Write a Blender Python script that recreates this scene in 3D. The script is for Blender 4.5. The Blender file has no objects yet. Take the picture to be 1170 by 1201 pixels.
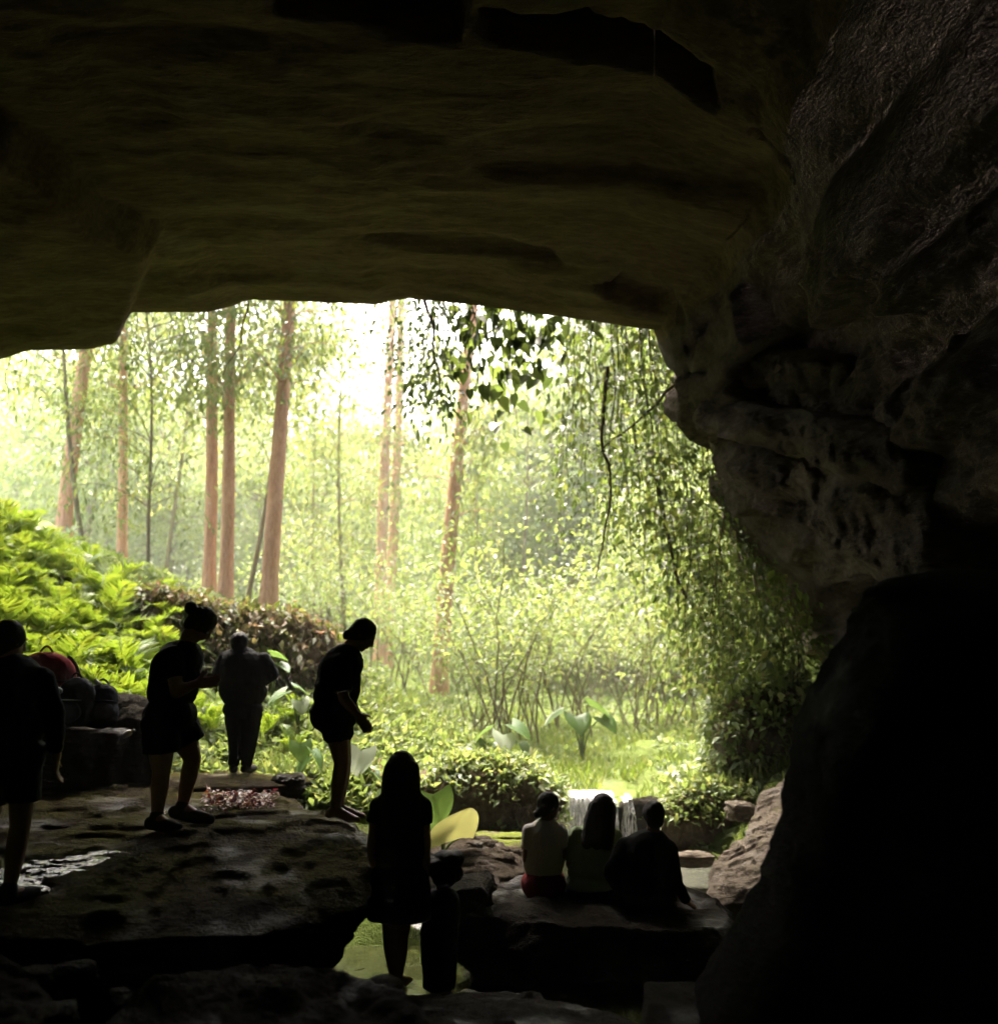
import bpy, math, random
import numpy as np
from mathutils import Vector, Matrix

# ------------------------------------------------------------------ camera, light, exposure
scene = bpy.context.scene
CAM = np.array([0.0, 0.0, 2.2])
FPX, PITCH = 1100.0, math.radians(10.0)
cd = bpy.data.cameras.new('camera')
cam = bpy.data.objects.new('camera', cd)
scene.collection.objects.link(cam)
cam.location = CAM
cam.rotation_euler = (math.pi / 2 + PITCH, 0, 0)
cd.sensor_fit = 'HORIZONTAL'
cd.sensor_width = 36.0
cd.lens = 36.0 * FPX / 1170.0
cd.dof.use_dof = True
cd.dof.focus_distance = 7.3
cd.dof.aperture_fstop = 1.2
cd.clip_start = 0.05
cd.clip_end = 2000.0
scene.camera = cam

SUN_EL, SUN_AZ = math.radians(62), math.radians(-25)      # azimuth from +Y towards +X: sun beyond the mouth, to the left
world = bpy.data.worlds.new('World')
scene.world = world
world.use_nodes = True
wn = world.node_tree
bg = wn.nodes['Background']
sky = wn.nodes.new('ShaderNodeTexSky')
sky.sky_type = 'NISHITA'
sky.sun_disc = False
sky.sun_elevation = SUN_EL
sky.sun_rotation = SUN_AZ
sky.altitude = 0
sky.air_density = 1.0
sky.dust_density = 8.0
sky.ozone_density = 0.6
wn.links.new(sky.outputs[0], bg.inputs[0])
bg.inputs[1].default_value = 0.15
sl = bpy.data.lights.new('sun', 'SUN')
sl.energy = 1.5
sl.angle = math.radians(25)
sl.color = (1.0, 0.93, 0.80)
sun = bpy.data.objects.new('sun', sl)
scene.collection.objects.link(sun)
sd = Vector((math.cos(SUN_EL) * math.sin(SUN_AZ), math.cos(SUN_EL) * math.cos(SUN_AZ), math.sin(SUN_EL)))
sun.rotation_euler = sd.to_track_quat('Z', 'Y').to_euler()
scene.view_settings.view_transform = 'Standard'
scene.view_settings.look = 'None'
scene.view_settings.exposure = 4.25
scene.view_settings.gamma = 1.0
scene.view_settings.use_curve_mapping = False
scene.render.engine = 'CYCLES'
cy = scene.cycles
cy.use_denoising = True
cy.adaptive_threshold = .025
cy.max_bounces = 6
cy.diffuse_bounces = 4
cy.glossy_bounces = 2
cy.transmission_bounces = 6
cy.transparent_max_bounces = 8
cy.caustics_reflective = False
cy.caustics_refractive = False
cy.sample_clamp_indirect = 6.0

random.seed(7)
RNG = np.random.default_rng(11)

# ------------------------------------------------------------------ helpers
def P(px, py, D):
    """A point seen at photograph pixel (px, py), D metres in front of the camera."""
    u = (px - 585.0) / FPX
    v = (600.5 - py) / FPX
    c, s = math.cos(PITCH), math.sin(PITCH)
    d = np.array([u, c - v * s, s + v * c])
    return CAM + d * (D / d[1])

def hash3(i, j, k, seed):
    h = (i * 374761393 + j * 668265263 + k * 1274126177 + seed * 951274213) & 0xFFFFFFFF
    h = ((h ^ (h >> 13)) * 1274126177) & 0xFFFFFFFF
    return ((h ^ (h >> 16)) & 0xFFFFFF) / float(0xFFFFFF)

def vnoise(p, seed=0):
    p = np.asarray(p, float)
    f = np.floor(p).astype(np.int64)
    t = p - f
    t = t * t * (3 - 2 * t)
    r = 0
    for a in (0, 1):
        wa = t[..., 0] if a else 1 - t[..., 0]
        for b in (0, 1):
            wb = t[..., 1] if b else 1 - t[..., 1]
            for c in (0, 1):
                wc = t[..., 2] if c else 1 - t[..., 2]
                r = r + wa * wb * wc * hash3(f[..., 0] + a, f[..., 1] + b, f[..., 2] + c, seed)
    return r * 2 - 1

def fbm(p, octv=4, seed=0, gain=0.5, ridge=False):
    p = np.asarray(p, float)
    s, a, tot = 0, 1.0, 0
    for o in range(octv):
        n = vnoise(p * (2.03 ** o) + 17.3 * o, seed + o)
        if ridge:
            n = 1 - 2 * np.abs(n)
        s = s + a * n
        tot += a
        a *= gain
    return s / tot

class RBF:
    """Smooth height field through control points (x, y, z)."""
    def __init__(self, pts):
        pts = np.array(pts, float)
        self.c = pts[:, :2]
        n = len(pts)
        d = np.linalg.norm(self.c[:, None] - self.c[None], axis=2)
        A = np.zeros((n + 3, n + 3))
        A[:n, :n] = d - 1e-3 * np.eye(n)
        A[:n, n] = 1
        A[:n, n + 1:] = self.c
        A[n:, :n] = A[:n, n:].T
        self.w = np.linalg.solve(A, np.concatenate([pts[:, 2], np.zeros(3)]))
    def __call__(self, x, y):
        x, y = np.broadcast_arrays(np.asarray(x, float), np.asarray(y, float))
        out = self.w[-3] + self.w[-2] * x + self.w[-1] * y
        for (cx, cy_), w in zip(self.c, self.w[:-3]):
            out = out + w * np.hypot(x - cx, y - cy_)
        return out

def mesh_np(name, V, F, smooth=True):
    V = np.asarray(V, np.float32).reshape(-1, 3)
    F = np.asarray(F, np.int32)
    me = bpy.data.meshes.new(name)
    n, k = F.shape
    me.vertices.add(len(V))
    me.vertices.foreach_set('co', V.ravel())
    me.loops.add(n * k)
    me.loops.foreach_set('vertex_index', F.ravel())
    me.polygons.add(n)
    me.polygons.foreach_set('loop_start', np.arange(0, n * k, k, dtype=np.int32))
    me.polygons.foreach_set('loop_total', np.full(n, k, np.int32))
    if smooth:
        me.polygons.foreach_set('use_smooth', np.ones(n, bool))
    me.update(calc_edges=True)
    return me

def link(name, me, mat=None, parent=None, label=None, cat=None, group=None, kind=None, loc=None):
    o = bpy.data.objects.new(name, me)
    scene.collection.objects.link(o)
    if me is not None and mat is not None and len(me.materials) == 0:
        me.materials.append(mat)
    if parent is not None:
        o.parent = parent
    if loc is not None:
        o.location = loc
    if label: o['label'] = label
    if cat: o['category'] = cat
    if group: o['group'] = group
    if kind: o['kind'] = kind
    return o

def thing(name, label, cat, loc, group=None):
    return link(name, None, label=label, cat=cat, group=group, loc=loc)

def copy_tree(o, parent=None):
    c = o.copy()
    scene.collection.objects.link(c)
    c.parent = parent
    for ch in o.children:
        copy_tree(ch, c)
    return c

def grid_faces(n, m, wrap=False):
    """faces of an n x m vertex grid (row-major), optionally wrapping the second axis"""
    i, j = np.meshgrid(np.arange(n - 1), np.arange(m if wrap else m - 1), indexing='ij')
    j2 = (j + 1) % m
    return np.stack([i * m + j, i * m + j2, (i + 1) * m + j2, (i + 1) * m + j], -1).reshape(-1, 4)

def tube(pts, rad, sides=8, noise=0.0, seed=0):
    """tapered tube through pts; returns V, F (quads)"""
    pts = np.asarray(pts, float)
    rad = np.broadcast_to(np.asarray(rad, float), (len(pts),))
    t = np.gradient(pts, axis=0)
    t /= np.linalg.norm(t, axis=1, keepdims=True) + 1e-9
    ref = np.array([0.0, 1.0, 0.0]) if abs(t[0][1]) < 0.8 else np.array([1.0, 0, 0])
    a = np.cross(t, ref); a /= np.linalg.norm(a, axis=1, keepdims=True) + 1e-9
    b = np.cross(t, a)
    an = np.linspace(0, 2 * math.pi, sides, endpoint=False)
    ring = a[:, None] * np.cos(an)[None, :, None] + b[:, None] * np.sin(an)[None, :, None]
    r = rad[:, None, None]
    if noise:
        r = r * (1 + noise * fbm(pts[:, None] * 2.5 + ring * 1.5, 3, seed)[..., None])
    V = pts[:, None] + ring * r
    return V.reshape(-1, 3), grid_faces(len(pts), sides, True)

def join(parts):
    Vs, Fs, o = [], [], 0
    for V, F in parts:
        Vs.append(V); Fs.append(F + o); o += len(V)
    return np.concatenate(Vs), np.concatenate(Fs)

def bez(p0, p1, p2, n):
    t = np.linspace(0, 1, n)[:, None]
    return (1 - t) ** 2 * p0 + 2 * t * (1 - t) * p1 + t * t * p2

def unit(v):
    return v / (np.linalg.norm(v, axis=-1, keepdims=True) + 1e-9)

def leaves(pos, d, n, L, W, fold=0.25, droop=0.15):
    """one folded six-point leaf at each pos: d growth direction, n up-side normal; returns V, F (tris)"""
    pos = np.asarray(pos, float)
    N = len(pos)
    d = unit(np.asarray(d, float)); s = unit(np.cross(d, n)); n = np.cross(s, d)
    L = np.broadcast_to(np.asarray(L, float), (N,))[:, None]
    W = np.broadcast_to(np.asarray(W, float), (N,))[:, None]
    V = np.empty((N, 5, 3))
    V[:, 0] = pos
    V[:, 1] = pos + d * L * .42 + s * W * .5 + n * W * fold
    V[:, 2] = pos + d * L * .45
    V[:, 3] = pos + d * L * .42 - s * W * .5 + n * W * fold
    V[:, 4] = pos + d * L - n * L * droop
    base = np.array([[0, 1, 2], [1, 4, 2], [0, 2, 3], [2, 4, 3]])
    F = (np.arange(N)[:, None, None] * 5 + base[None]).reshape(-1, 3)
    return V.reshape(-1, 3), F

def rdir(N, rng=RNG):
    return unit(rng.normal(size=(N, 3)))

# ------------------------------------------------------------------ materials
def new_mat(name):
    m = bpy.data.materials.new(name)
    m.use_nodes = True
    nt = m.node_tree
    return m, nt, nt.nodes['Principled BSDF'], nt.nodes['Material Output']

def ramp(nt, fac, stops, interp='LINEAR'):
    r = nt.nodes.new('ShaderNodeValToRGB')
    r.color_ramp.interpolation = interp
    e = r.color_ramp.elements
    while len(e) < len(stops):
        e.new(0.5)
    for el, (p, c) in zip(e, stops):
        el.position = p
        el.color = (*c, 1) if len(c) == 3 else c
    nt.links.new(fac, r.inputs[0])
    return r.outputs[0]

def noise_tex(nt, scale, detail=6, rough=0.55, stretch=None, distortion=0.0):
    tc = nt.nodes.new('ShaderNodeTexCoord')
    nz = nt.nodes.new('ShaderNodeTexNoise')
    nz.inputs['Scale'].default_value = scale
    nz.inputs['Detail'].default_value = detail
    nz.inputs['Roughness'].default_value = rough
    nz.inputs['Distortion'].default_value = distortion
    src = tc.outputs['Object']
    if stretch:
        mp = nt.nodes.new('ShaderNodeMapping')
        mp.inputs['Scale'].default_value = stretch
        nt.links.new(src, mp.inputs[0]); src = mp.outputs[0]
    nt.links.new(src, nz.inputs['Vector'])
    return nz.outputs[0]

def mixc(nt, fac, a, b):
    mx = nt.nodes.new('ShaderNodeMix'); mx.data_type = 'RGBA'
    for sock, v in ((mx.inputs[0], fac), (mx.inputs[6], a), (mx.inputs[7], b)):
        if hasattr(v, 'links'): nt.links.new(v, sock)
        elif isinstance(v, (int, float)): sock.default_value = v
        else: sock.default_value = (*v, 1)
    return mx.outputs[2]

def bump(nt, bsdf, height, strength, dist, prev=None):
    b = nt.nodes.new('ShaderNodeBump')
    b.inputs['Strength'].default_value = strength
    b.inputs['Distance'].default_value = dist
    nt.links.new(height, b.inputs['Height'])
    if prev is not None: nt.links.new(prev, b.inputs['Normal'])
    nt.links.new(b.outputs[0], bsdf.inputs['Normal'])
    return b.outputs[0]

def rock_mat(name, c0, c1, c2, rough=(0.6, 0.95), stretch=(1, 1, 3.5), scale=1.6, moss=None, moss_lo=.5, bs=0.7, bd=0.05, wet=.3):
    m, nt, b, _ = new_mat(name)
    n1 = noise_tex(nt, scale, 8, .62, stretch, .4)
    col = ramp(nt, n1, [(.28, c0), (.5, c1), (.74, c2)])
    n2 = noise_tex(nt, scale * 7, 6, .65, stretch)
    col = mixc(nt, .35, col, ramp(nt, n2, [(.3, tuple(v * .45 for v in c0)), (.7, tuple(min(1, v * 1.35) for v in c2))]))
    if moss:
        n3 = noise_tex(nt, scale * .9, 7, .6)
        g = nt.nodes.new('ShaderNodeNewGeometry')
        sx = nt.nodes.new('ShaderNodeSeparateXYZ'); nt.links.new(g.outputs['Normal'], sx.inputs[0])
        up = ramp(nt, sx.outputs[2], [(.35, (0, 0, 0)), (.8, (1, 1, 1))])
        mk = ramp(nt, n3, [(moss_lo, (0, 0, 0)), (moss_lo + .12, (1, 1, 1))])
        mu = nt.nodes.new('ShaderNodeMath'); mu.operation = 'MULTIPLY'
        nt.links.new(up, mu.inputs[0]); nt.links.new(mk, mu.inputs[1])
        col = mixc(nt, mu.outputs[0], col, moss)
    nt.links.new(col, b.inputs['Base Color'])
    n4 = noise_tex(nt, scale * 1.1, 3, .5)
    rr = ramp(nt, n4, [(wet - .06, (rough[0],) * 3), (wet + .16, (rough[1],) * 3)])
    nt.links.new(rr, b.inputs['Roughness'])
    sp_ = ramp(nt, n4, [(wet - .06, (.4,) * 3), (wet + .12, (.05,) * 3)])
    nt.links.new(sp_, b.inputs['Specular IOR Level'])
    pv = bump(nt, b, n2, bs, bd)
    n5 = noise_tex(nt, scale * 28, 5, .7, stretch)
    bump(nt, b, n5, bs * .7, bd * .3, pv)
    return m

def leaf_mat(name, cols, trans=.45, rough=.5, var=.5):
    m, nt, b, out = new_mat(name)
    g = nt.nodes.new('ShaderNodeNewGeometry')
    oi = nt.nodes.new('ShaderNodeObjectInfo')
    k = len(cols)
    ad = nt.nodes.new('ShaderNodeMath'); ad.operation = 'MULTIPLY_ADD'
    nt.links.new(g.outputs['Random Per Island'], ad.inputs[0])
    ad.inputs[1].default_value = 1 - var * .4
    mu = nt.nodes.new('ShaderNodeMath'); mu.operation = 'MULTIPLY'
    nt.links.new(oi.outputs['Random'], mu.inputs[0]); mu.inputs[1].default_value = var * .4
    nt.links.new(mu.outputs[0], ad.inputs[2])
    col = ramp(nt, ad.outputs[0], [(i / max(1, k - 1), c) for i, c in enumerate(cols)])
    nt.links.new(col, b.inputs['Base Color'])
    b.inputs['Roughness'].default_value = rough
    tr = nt.nodes.new('ShaderNodeBsdfTranslucent')
    hs = nt.nodes.new('ShaderNodeHueSaturation')
    hs.inputs['Hue'].default_value = .474
    hs.inputs['Saturation'].default_value = 1.05
    hs.inputs['Value'].default_value = 1.5
    nt.links.new(col, hs.inputs['Color']); nt.links.new(hs.outputs[0], tr.inputs[0])
    mx = nt.nodes.new('ShaderNodeMixShader'); mx.inputs[0].default_value = trans
    nt.links.new(b.outputs[0], mx.inputs[1]); nt.links.new(tr.outputs[0], mx.inputs[2])
    nt.links.new(mx.outputs[0], out.inputs[0])
    return m

def cloth_mat(name, c, rough=.9, scale=60):
    m, nt, b, _ = new_mat(name)
    n = noise_tex(nt, scale, 3, .6)
    col = mixc(nt, n, tuple(v * .75 for v in c), tuple(min(1, v * 1.15) for v in c))
    nt.links.new(col, b.inputs['Base Color'])
    b.inputs['Roughness'].default_value = rough
    b.inputs['Specular IOR Level'].default_value = .08
    f = noise_tex(nt, 9, 3, .5)
    bump(nt, b, f, .5, .02)
    return m

M = {}
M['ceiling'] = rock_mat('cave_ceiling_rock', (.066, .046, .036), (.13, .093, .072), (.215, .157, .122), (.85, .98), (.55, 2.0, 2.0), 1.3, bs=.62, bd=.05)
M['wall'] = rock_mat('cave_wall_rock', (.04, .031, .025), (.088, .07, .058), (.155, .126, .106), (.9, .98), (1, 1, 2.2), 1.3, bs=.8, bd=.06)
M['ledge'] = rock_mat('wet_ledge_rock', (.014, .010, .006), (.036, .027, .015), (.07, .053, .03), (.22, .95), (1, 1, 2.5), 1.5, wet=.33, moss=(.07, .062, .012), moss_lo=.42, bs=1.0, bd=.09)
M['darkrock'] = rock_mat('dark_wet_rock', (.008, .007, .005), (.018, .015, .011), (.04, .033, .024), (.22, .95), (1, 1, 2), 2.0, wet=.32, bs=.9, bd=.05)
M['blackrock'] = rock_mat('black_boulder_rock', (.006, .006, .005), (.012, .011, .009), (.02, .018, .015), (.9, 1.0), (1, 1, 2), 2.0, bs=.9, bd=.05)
M['palerock'] = rock_mat('pale_stream_rock', (.07, .055, .04), (.16, .13, .10), (.28, .24, .20), (.35, .9), (1, 1, 2.2), 2.2, moss=(.12, .13, .04), moss_lo=.58, bs=.9, bd=.04)
M['gravel'] = rock_mat('stream_gravel', (.04, .03, .022), (.10, .078, .058), (.19, .155, .12), (.5, .95), (1, 1, 1), 5.0, bs=1, bd=.05)
M['mossrock'] = rock_mat('mossy_rock', (.05, .045, .03), (.10, .09, .05), (.18, .15, .09), (.6, .95), (1, 1, 1.4), 2.5, moss=(.14, .17, .03), moss_lo=.40, bs=.9, bd=.05)
M['earth'] = rock_mat('root_earth', (.05, .038, .024), (.11, .08, .05), (.19, .14, .085), (.8, .97), (1, 1, .6), 3.0, moss=(.09, .12, .03), moss_lo=.5, bs=1, bd=.06)
M['ground'] = rock_mat('forest_floor', (.06, .06, .025), (.09, .12, .03), (.13, .18, .04), (.8, .97), (1, 1, 1), 1.1, bs=.9, bd=.06)
M['bark'] = rock_mat('smooth_pink_bark', (.17, .085, .05), (.36, .195, .115), (.52, .34, .22), (.7, .92), (2.2, 2.2, .35), 2.6, bs=.5, bd=.02)
M['barkdark'] = rock_mat('grey_brown_bark', (.06, .05, .03), (.12, .10, .06), (.19, .165, .10), (.8, .95), (3, 3, .6), 3.0, bs=.6, bd=.01)
M['stem'] = rock_mat('vine_stem_bark', (.035, .028, .018), (.07, .056, .034), (.12, .10, .06), (.8, .95), (3, 3, .6), 4.0, bs=.5, bd=.006)
M['leaf_euc'] = leaf_mat('eucalypt_leaf', [(.05, .075, .022), (.08, .12, .032), (.11, .15, .04), (.17, .17, .05)], .5)
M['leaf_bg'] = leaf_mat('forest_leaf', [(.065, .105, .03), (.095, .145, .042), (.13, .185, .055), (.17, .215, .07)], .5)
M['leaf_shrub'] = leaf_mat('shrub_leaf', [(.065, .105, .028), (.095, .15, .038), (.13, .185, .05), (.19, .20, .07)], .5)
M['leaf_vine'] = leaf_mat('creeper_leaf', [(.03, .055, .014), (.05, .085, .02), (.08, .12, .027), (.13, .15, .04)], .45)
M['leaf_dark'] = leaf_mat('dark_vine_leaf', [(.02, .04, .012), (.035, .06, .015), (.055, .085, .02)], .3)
M['leaf_fern'] = leaf_mat('fern_frond', [(.07, .13, .015), (.10, .18, .02), (.13, .21, .025), (.17, .22, .03)], .5)
M['leaf_ear'] = leaf_mat('elephant_ear_leaf', [(.06, .12, .03), (.08, .15, .035)], .45, .35)
M['stalk'] = leaf_mat('leaf_stalk', [(.07, .11, .03), (.09, .13, .04)], .1)
M['leaf_pale'] = leaf_mat('pale_elephant_ear_leaf', [(.34, .40, .30), (.38, .43, .33)], .3, .35)
M['leaf_yellow'] = leaf_mat('yellowing_elephant_ear_leaf', [(.27, .30, .09), (.33, .35, .13)], .3, .5)
M['leaf_mound'] = leaf_mat('bank_creeper_leaf', [(.05, .06, .018), (.08, .10, .025), (.13, .12, .04), (.20, .13, .07), (.10, .15, .025), (.06, .09, .02)], .4)
M['grass'] = leaf_mat('stream_grass', [(.07, .12, .018), (.10, .17, .025), (.13, .20, .035), (.22, .22, .06)], .45)
M['petal'] = leaf_mat('fallen_petals', [(.06, .012, .01), (.10, .018, .014), (.20, .08, .02), (.26, .21, .18), (.06, .012, .016), (.04, .018, .012)], .2)
M['litter'] = leaf_mat('dry_leaf_litter', [(.10, .06, .03), (.18, .11, .05), (.28, .17, .07), (.32, .22, .13)], .2, .7)

def water_mat(name, col, rough, s1, strength):
    m, nt, b, _ = new_mat(name)
    b.inputs['Base Color'].default_value = (*col, 1)
    b.inputs['Roughness'].default_value = rough
    b.inputs['IOR'].default_value = 1.33
    n = noise_tex(nt, s1, 4, .5, (1, .6, 1), .6)
    bump(nt, b, n, strength, .02)
    return m
M['pool'] = water_mat('pool_water', (.055, .065, .02), .03, 5, .45)
M['riffle'] = water_mat('riffle_water', (.075, .078, .062), .12, 7, .9)
M['film'] = water_mat('wet_film', (.02, .018, .012), .12, 16, .9)
m, nt, b, out = new_mat('falling_water')
n = noise_tex(nt, 6, 4, .6, (6, 6, .35))
col = ramp(nt, n, [(.35, (.3, .31, .33)), (.5, (.82, .82, .86))])
nt.links.new(col, b.inputs['Base Color']); b.inputs['Roughness'].default_value = .25
bump(nt, b, n, .6, .02)
n2 = noise_tex(nt, 9, 5, .65, (7, 7, .5))
nt.links.new(ramp(nt, n2, [(.36, (.05,) * 3), (.6, (1, 1, 1))]), b.inputs['Alpha'])
M['fall'] = m

m, nt, b, out = new_mat('skin')
n = noise_tex(nt, 20, 3, .6)
nt.links.new(ramp(nt, n, [(.3, (.20, .105, .065)), (.7, (.27, .15, .095))]), b.inputs['Base Color'])
b.inputs['Roughness'].default_value = .55
b.inputs['Subsurface Weight'].default_value = .0
M['skin'] = m
m, nt, b, out = new_mat('black_hair')
n = noise_tex(nt, 30, 5, .6, (5, 5, .5))
nt.links.new(ramp(nt, n, [(.3, (.008, .006, .005)), (.7, (.022, .016, .012))]), b.inputs['Base Color'])
b.inputs['Roughness'].default_value = .65
b.inputs['Specular IOR Level'].default_value = .15
bump(nt, b, n, .8, .01)
M['hair'] = m
for k, c in dict(black=(.006, .006, .007), charcoal=(.008, .008, .009), navy=(.012, .014, .022), denim=(.007, .008, .012), brown=(.045, .032, .025),
                 white=(.55, .52, .48), red=(.20, .03, .035), green=(.27, .33, .20), redbag=(.11, .012, .012), strap=(.5, .5, .5), bagdark=(.010, .011, .013), shoe=(.03, .03, .03), grey=(.10, .10, .105)).items():
    M['c_' + k] = cloth_mat('cloth_' + k, c)
m, nt, b, out = new_mat('eye_white')
b.inputs['Base Color'].default_value = (.6, .57, .54, 1); b.inputs['Roughness'].default_value = .2
M['eye'] = m

# ------------------------------------------------------------------ terrain
ctl = [(-9, 2, .3), (-3, 2, .3), (0, 2, .3), (2, 2, .35), (-9, -9, .5), (4, -9, .5), (0, -4, .4), (0, 4.2, .15), (-3, 4.5, .05), (-6, 4.5, .2),
       (-4, 6.5, .2), (-5, 9, .4), (-2, 5.5, -.2), (-1.2, 7, -.3), (-.5, 5.5, -.3), (.3, 6.5, -.4), (1.5, 6.5, -.35), (2.6, 6, 0), (2.6, 4, .3), (-.8, 8.2, -.3),
       (.6, 7.5, -.3), (1.6, 8, -.15), (1.5, 9.5, -.2), (1.2, 11, -.3), (1.3, 11.9, -.25), (.6, 11.9, -.2), (2.2, 11.9, .0), (-.2, 11.2, .3), (2.05, 9.0, -.25), (1.95, 8.3, -.25), (2.3, 10.2, -.22), (2.4, 11.0, -.15),
       (.2, 12.4, .62), (.9, 12.3, .58), (1.6, 12.3, .58), (2.3, 12.5, .7), (-1.0, 11.8, .8), (2.1, 13.6, .72),
       (3.2, 8, 1.2), (3.6, 10, 1.4), (4.2, 12, 1.5), (5.5, 16, 1.7), (7, 12, 3), (8, 20, 2.4)]
for px, py, D in [(560, 1035, 8.6), (575, 1015, 9.2), (600, 1000, 10), (500, 1050, 8.8), (540, 985, 10.6),
                  (600, 905, 14), (650, 880, 17), (700, 868, 19), (760, 895, 15.5), (520, 862, 18), (480, 832, 20), (600, 832, 24), (700, 842, 24), (800, 845, 22),
                  (445, 795, 30), (515, 818, 22), (600, 802, 32), (700, 804, 32), (820, 806, 30),
                  (72, 640, 20), (143, 665, 21), (255, 704, 21), (314, 718, 20), (300, 906, 11.4), (340, 862, 12.4), (420, 905, 10.6), (430, 852, 13),
                  (395, 800, 15), (392, 752, 17), (200, 712, 15.5), (300, 735, 16), (260, 830, 13), (180, 845, 11.4), (60, 850, 10.8), (0, 790, 11.2), (100, 745, 13),
                  (0, 645, 14), (150, 705, 14.6), (-120, 600, 14.5), (-250, 760, 10.5), (-150, 520, 22)]:
    ctl.append(tuple(P(px, py, D)))
ctl += [(0, 60, 4.5), (30, 60, 6), (-30, 60, 10), (0, 150, 16), (100, 150, 18), (-100, 150, 22), (-150, 20, 16), (120, 20, 10), (0, 300, 26), (300, 300, 30), (-300, 300, 34),
        (300, 0, 14), (-300, 0, 16), (0, -40, 2), (40, -40, 4), (-40, -40, 4), (0, -300, 6)]
T0 = RBF(ctl)
def ground(x, y):
    x, y = np.broadcast_arrays(np.asarray(x, float), np.asarray(y, float))
    z = T0(x, y)
    p = np.stack([x, y, z * 0], -1)
    amp = np.clip((np.hypot(x, y) - 3) / 60, .06, .8)
    return z + amp * fbm(p * .9, 4, 3) + .03 * fbm(p * 5, 3, 9)

def axis(segs):
    out = []
    for a, b_, s in segs:
        out.append(np.arange(a, b_, s))
    return np.concatenate(out + [[segs[-1][1]]])
gx = axis([(-240, -60, 20), (-60, -16, 2.0), (-16, -9, .4), (-9, 5, .08), (5, 14, .4), (14, 60, 2.0), (60, 240, 20)])
gy = axis([(-80, -20, 20), (-20, -4, 1.0), (-4, 4, .25), (4, 18, .08), (18, 34, .35), (34, 100, 2.0), (100, 280, 20)])
GX, GY = np.meshgrid(gx, gy, indexing='xy')
GZ = ground(GX, GY)
V = np.stack([GX, GY, GZ], -1)
link('ground', mesh_np('ground', V, grid_faces(len(gy), len(gx))), M['ground'], kind='structure')

# ------------------------------------------------------------------ cave: ceiling, walls, cliff outside
def sec(pxs, D):
    return [tuple(P(a, b_, D)) for a, b_ in pxs]
lipx = [(-70, 395), (0, 383), (40, 372), (110, 372), (128, 368), (240, 368), (290, 352), (435, 357), (480, 350), (560, 358), (700, 376), (772, 386)]
wallm = [(792, 430), (818, 452), (801, 490), (864, 526), (855, 575), (880, 625), (930, 668), (985, 720), (1000, 850), (1010, 960)]
S = {}
S[8.0] = [(-5.6, 8, -.5), (-5.7, 8, 2.5), (-5.3, 8, 4.5)] + sec(lipx, 8.0) + sec(wallm, 8.0) + [(3.2, 8, -.6)]
def inner(y, zc, xs_scale, wall):
    lx = [(-6.5, y, -.5), (-6.6, y, 2.8), (-5.8, y, 4.8)]
    for p in S[8.0][3:15]:
        xx = p[0] * xs_scale
        lx.append((xx, y, zc))
    return lx + wall
w55 = sec([(925, 330), (985, 420), (1000, 500), (1055, 540), (1075, 590), (1100, 625), (1130, 655), (1150, 720), (1180, 900)], 5.6)
S[5.6] = inner(5.6, 5.42, .98, w55 + [(3.3, 5.6, 0), (3.4, 5.6, -.6)])
S[5.6][14] = tuple(P(886, 240, 5.6))
w4 = sec([(985, 215), (1070, 330), (1105, 430), (1180, 520), (1230, 580), (1260, 640), (1290, 700)], 4.2) + [(2.9, 4.2, 2.0), (3.1, 4.2, 1.2), (3.3, 4.2, 0), (3.4, 4.2, -.6)]
S[4.2] = inner(4.2, 5.5, .97, w4)
S[4.2][14] = tuple(P(902, 95, 4.2))
wb = [(1.9, 0, 4.95), (2.3, 0, 4.4), (2.45, 0, 3.8), (2.7, 0, 3.3), (2.9, 0, 2.8), (3.0, 0, 2.4), (3.1, 0, 2.0), (3.2, 0, 1.5), (3.3, 0, 1.0), (3.3, 0, 0), (3.4, 0, -.6)]
for y, zc in ((2.0, 5.6), (-2.0, 5.3), (-7.0, 4.6)):
    S[y] = inner(y, zc, .95, [(a, y, c) for a, b_, c in wb])
yend = [(p[0] * .15 - 2, -9.5, 1.5 + p[2] * .1) for p in S[-7.0]]
order = [yend] + [S[y] for y in (-7.0, -2.0, 2.0, 4.2, 5.6)]
order += [[tuple(np.array(a) * .42 + np.array(b_) * .58 + np.array([0, 0, .0])) for a, b_ in zip(S[5.6], S[8.0])], S[8.0]]
n_lip = len(order) - 1
NA = 15                                            # first index of the right-hand wall
def outer(k, p):
    x, y, z = p
    if k < NA:
        return [(x, 8.35, z + .16), (x * 1.01, 8.6, z + .9), (x * 1.02, 9.2, z + 3.5), (x * 1.05, 11, z + 8)]
    w = min(1.0, (k - NA + 1) / 5.0)
    up = 1 - w
    return [(x + .12 * w, 8.35, z + .16 * up), (x + .25 * w, 8.6 + .5 * w, z + .9 * up), (x + .8 * w, 9.2 + 1.6 * w, z + 3.5 * up), (x + 3.2 * w, 11 + 4.5 * w, z + 8 * up)]
outs = [outer(k, p) for k, p in enumerate(S[8.0])]
for q in range(4):
    order.append([o[q] for o in outs])
LS = 1.5                                           # the cave is this much larger than the sections drawn at 8 m
order = CAM + (np.array(order) - CAM) * LS         # sections x points x 3
def resample(A, counts):
    out = []
    for i, c in enumerate(counts):
        t = np.linspace(0, 1, c, endpoint=False)
        out.append(A[i][None] * (1 - t)[:, None, None] + A[i + 1][None] * t[:, None, None])
    return np.concatenate(out + [A[-1][None]])
G = resample(order, [8, 22, 40, 50, 46, 30, 30, 6, 8, 14, 14])
lip_row = 8 + 22 + 40 + 50 + 46 + 30 + 30
seg_len = np.linalg.norm(np.diff(order[n_lip], axis=0), axis=1)
cnt = np.maximum(4, (seg_len / .033).astype(int))
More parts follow.
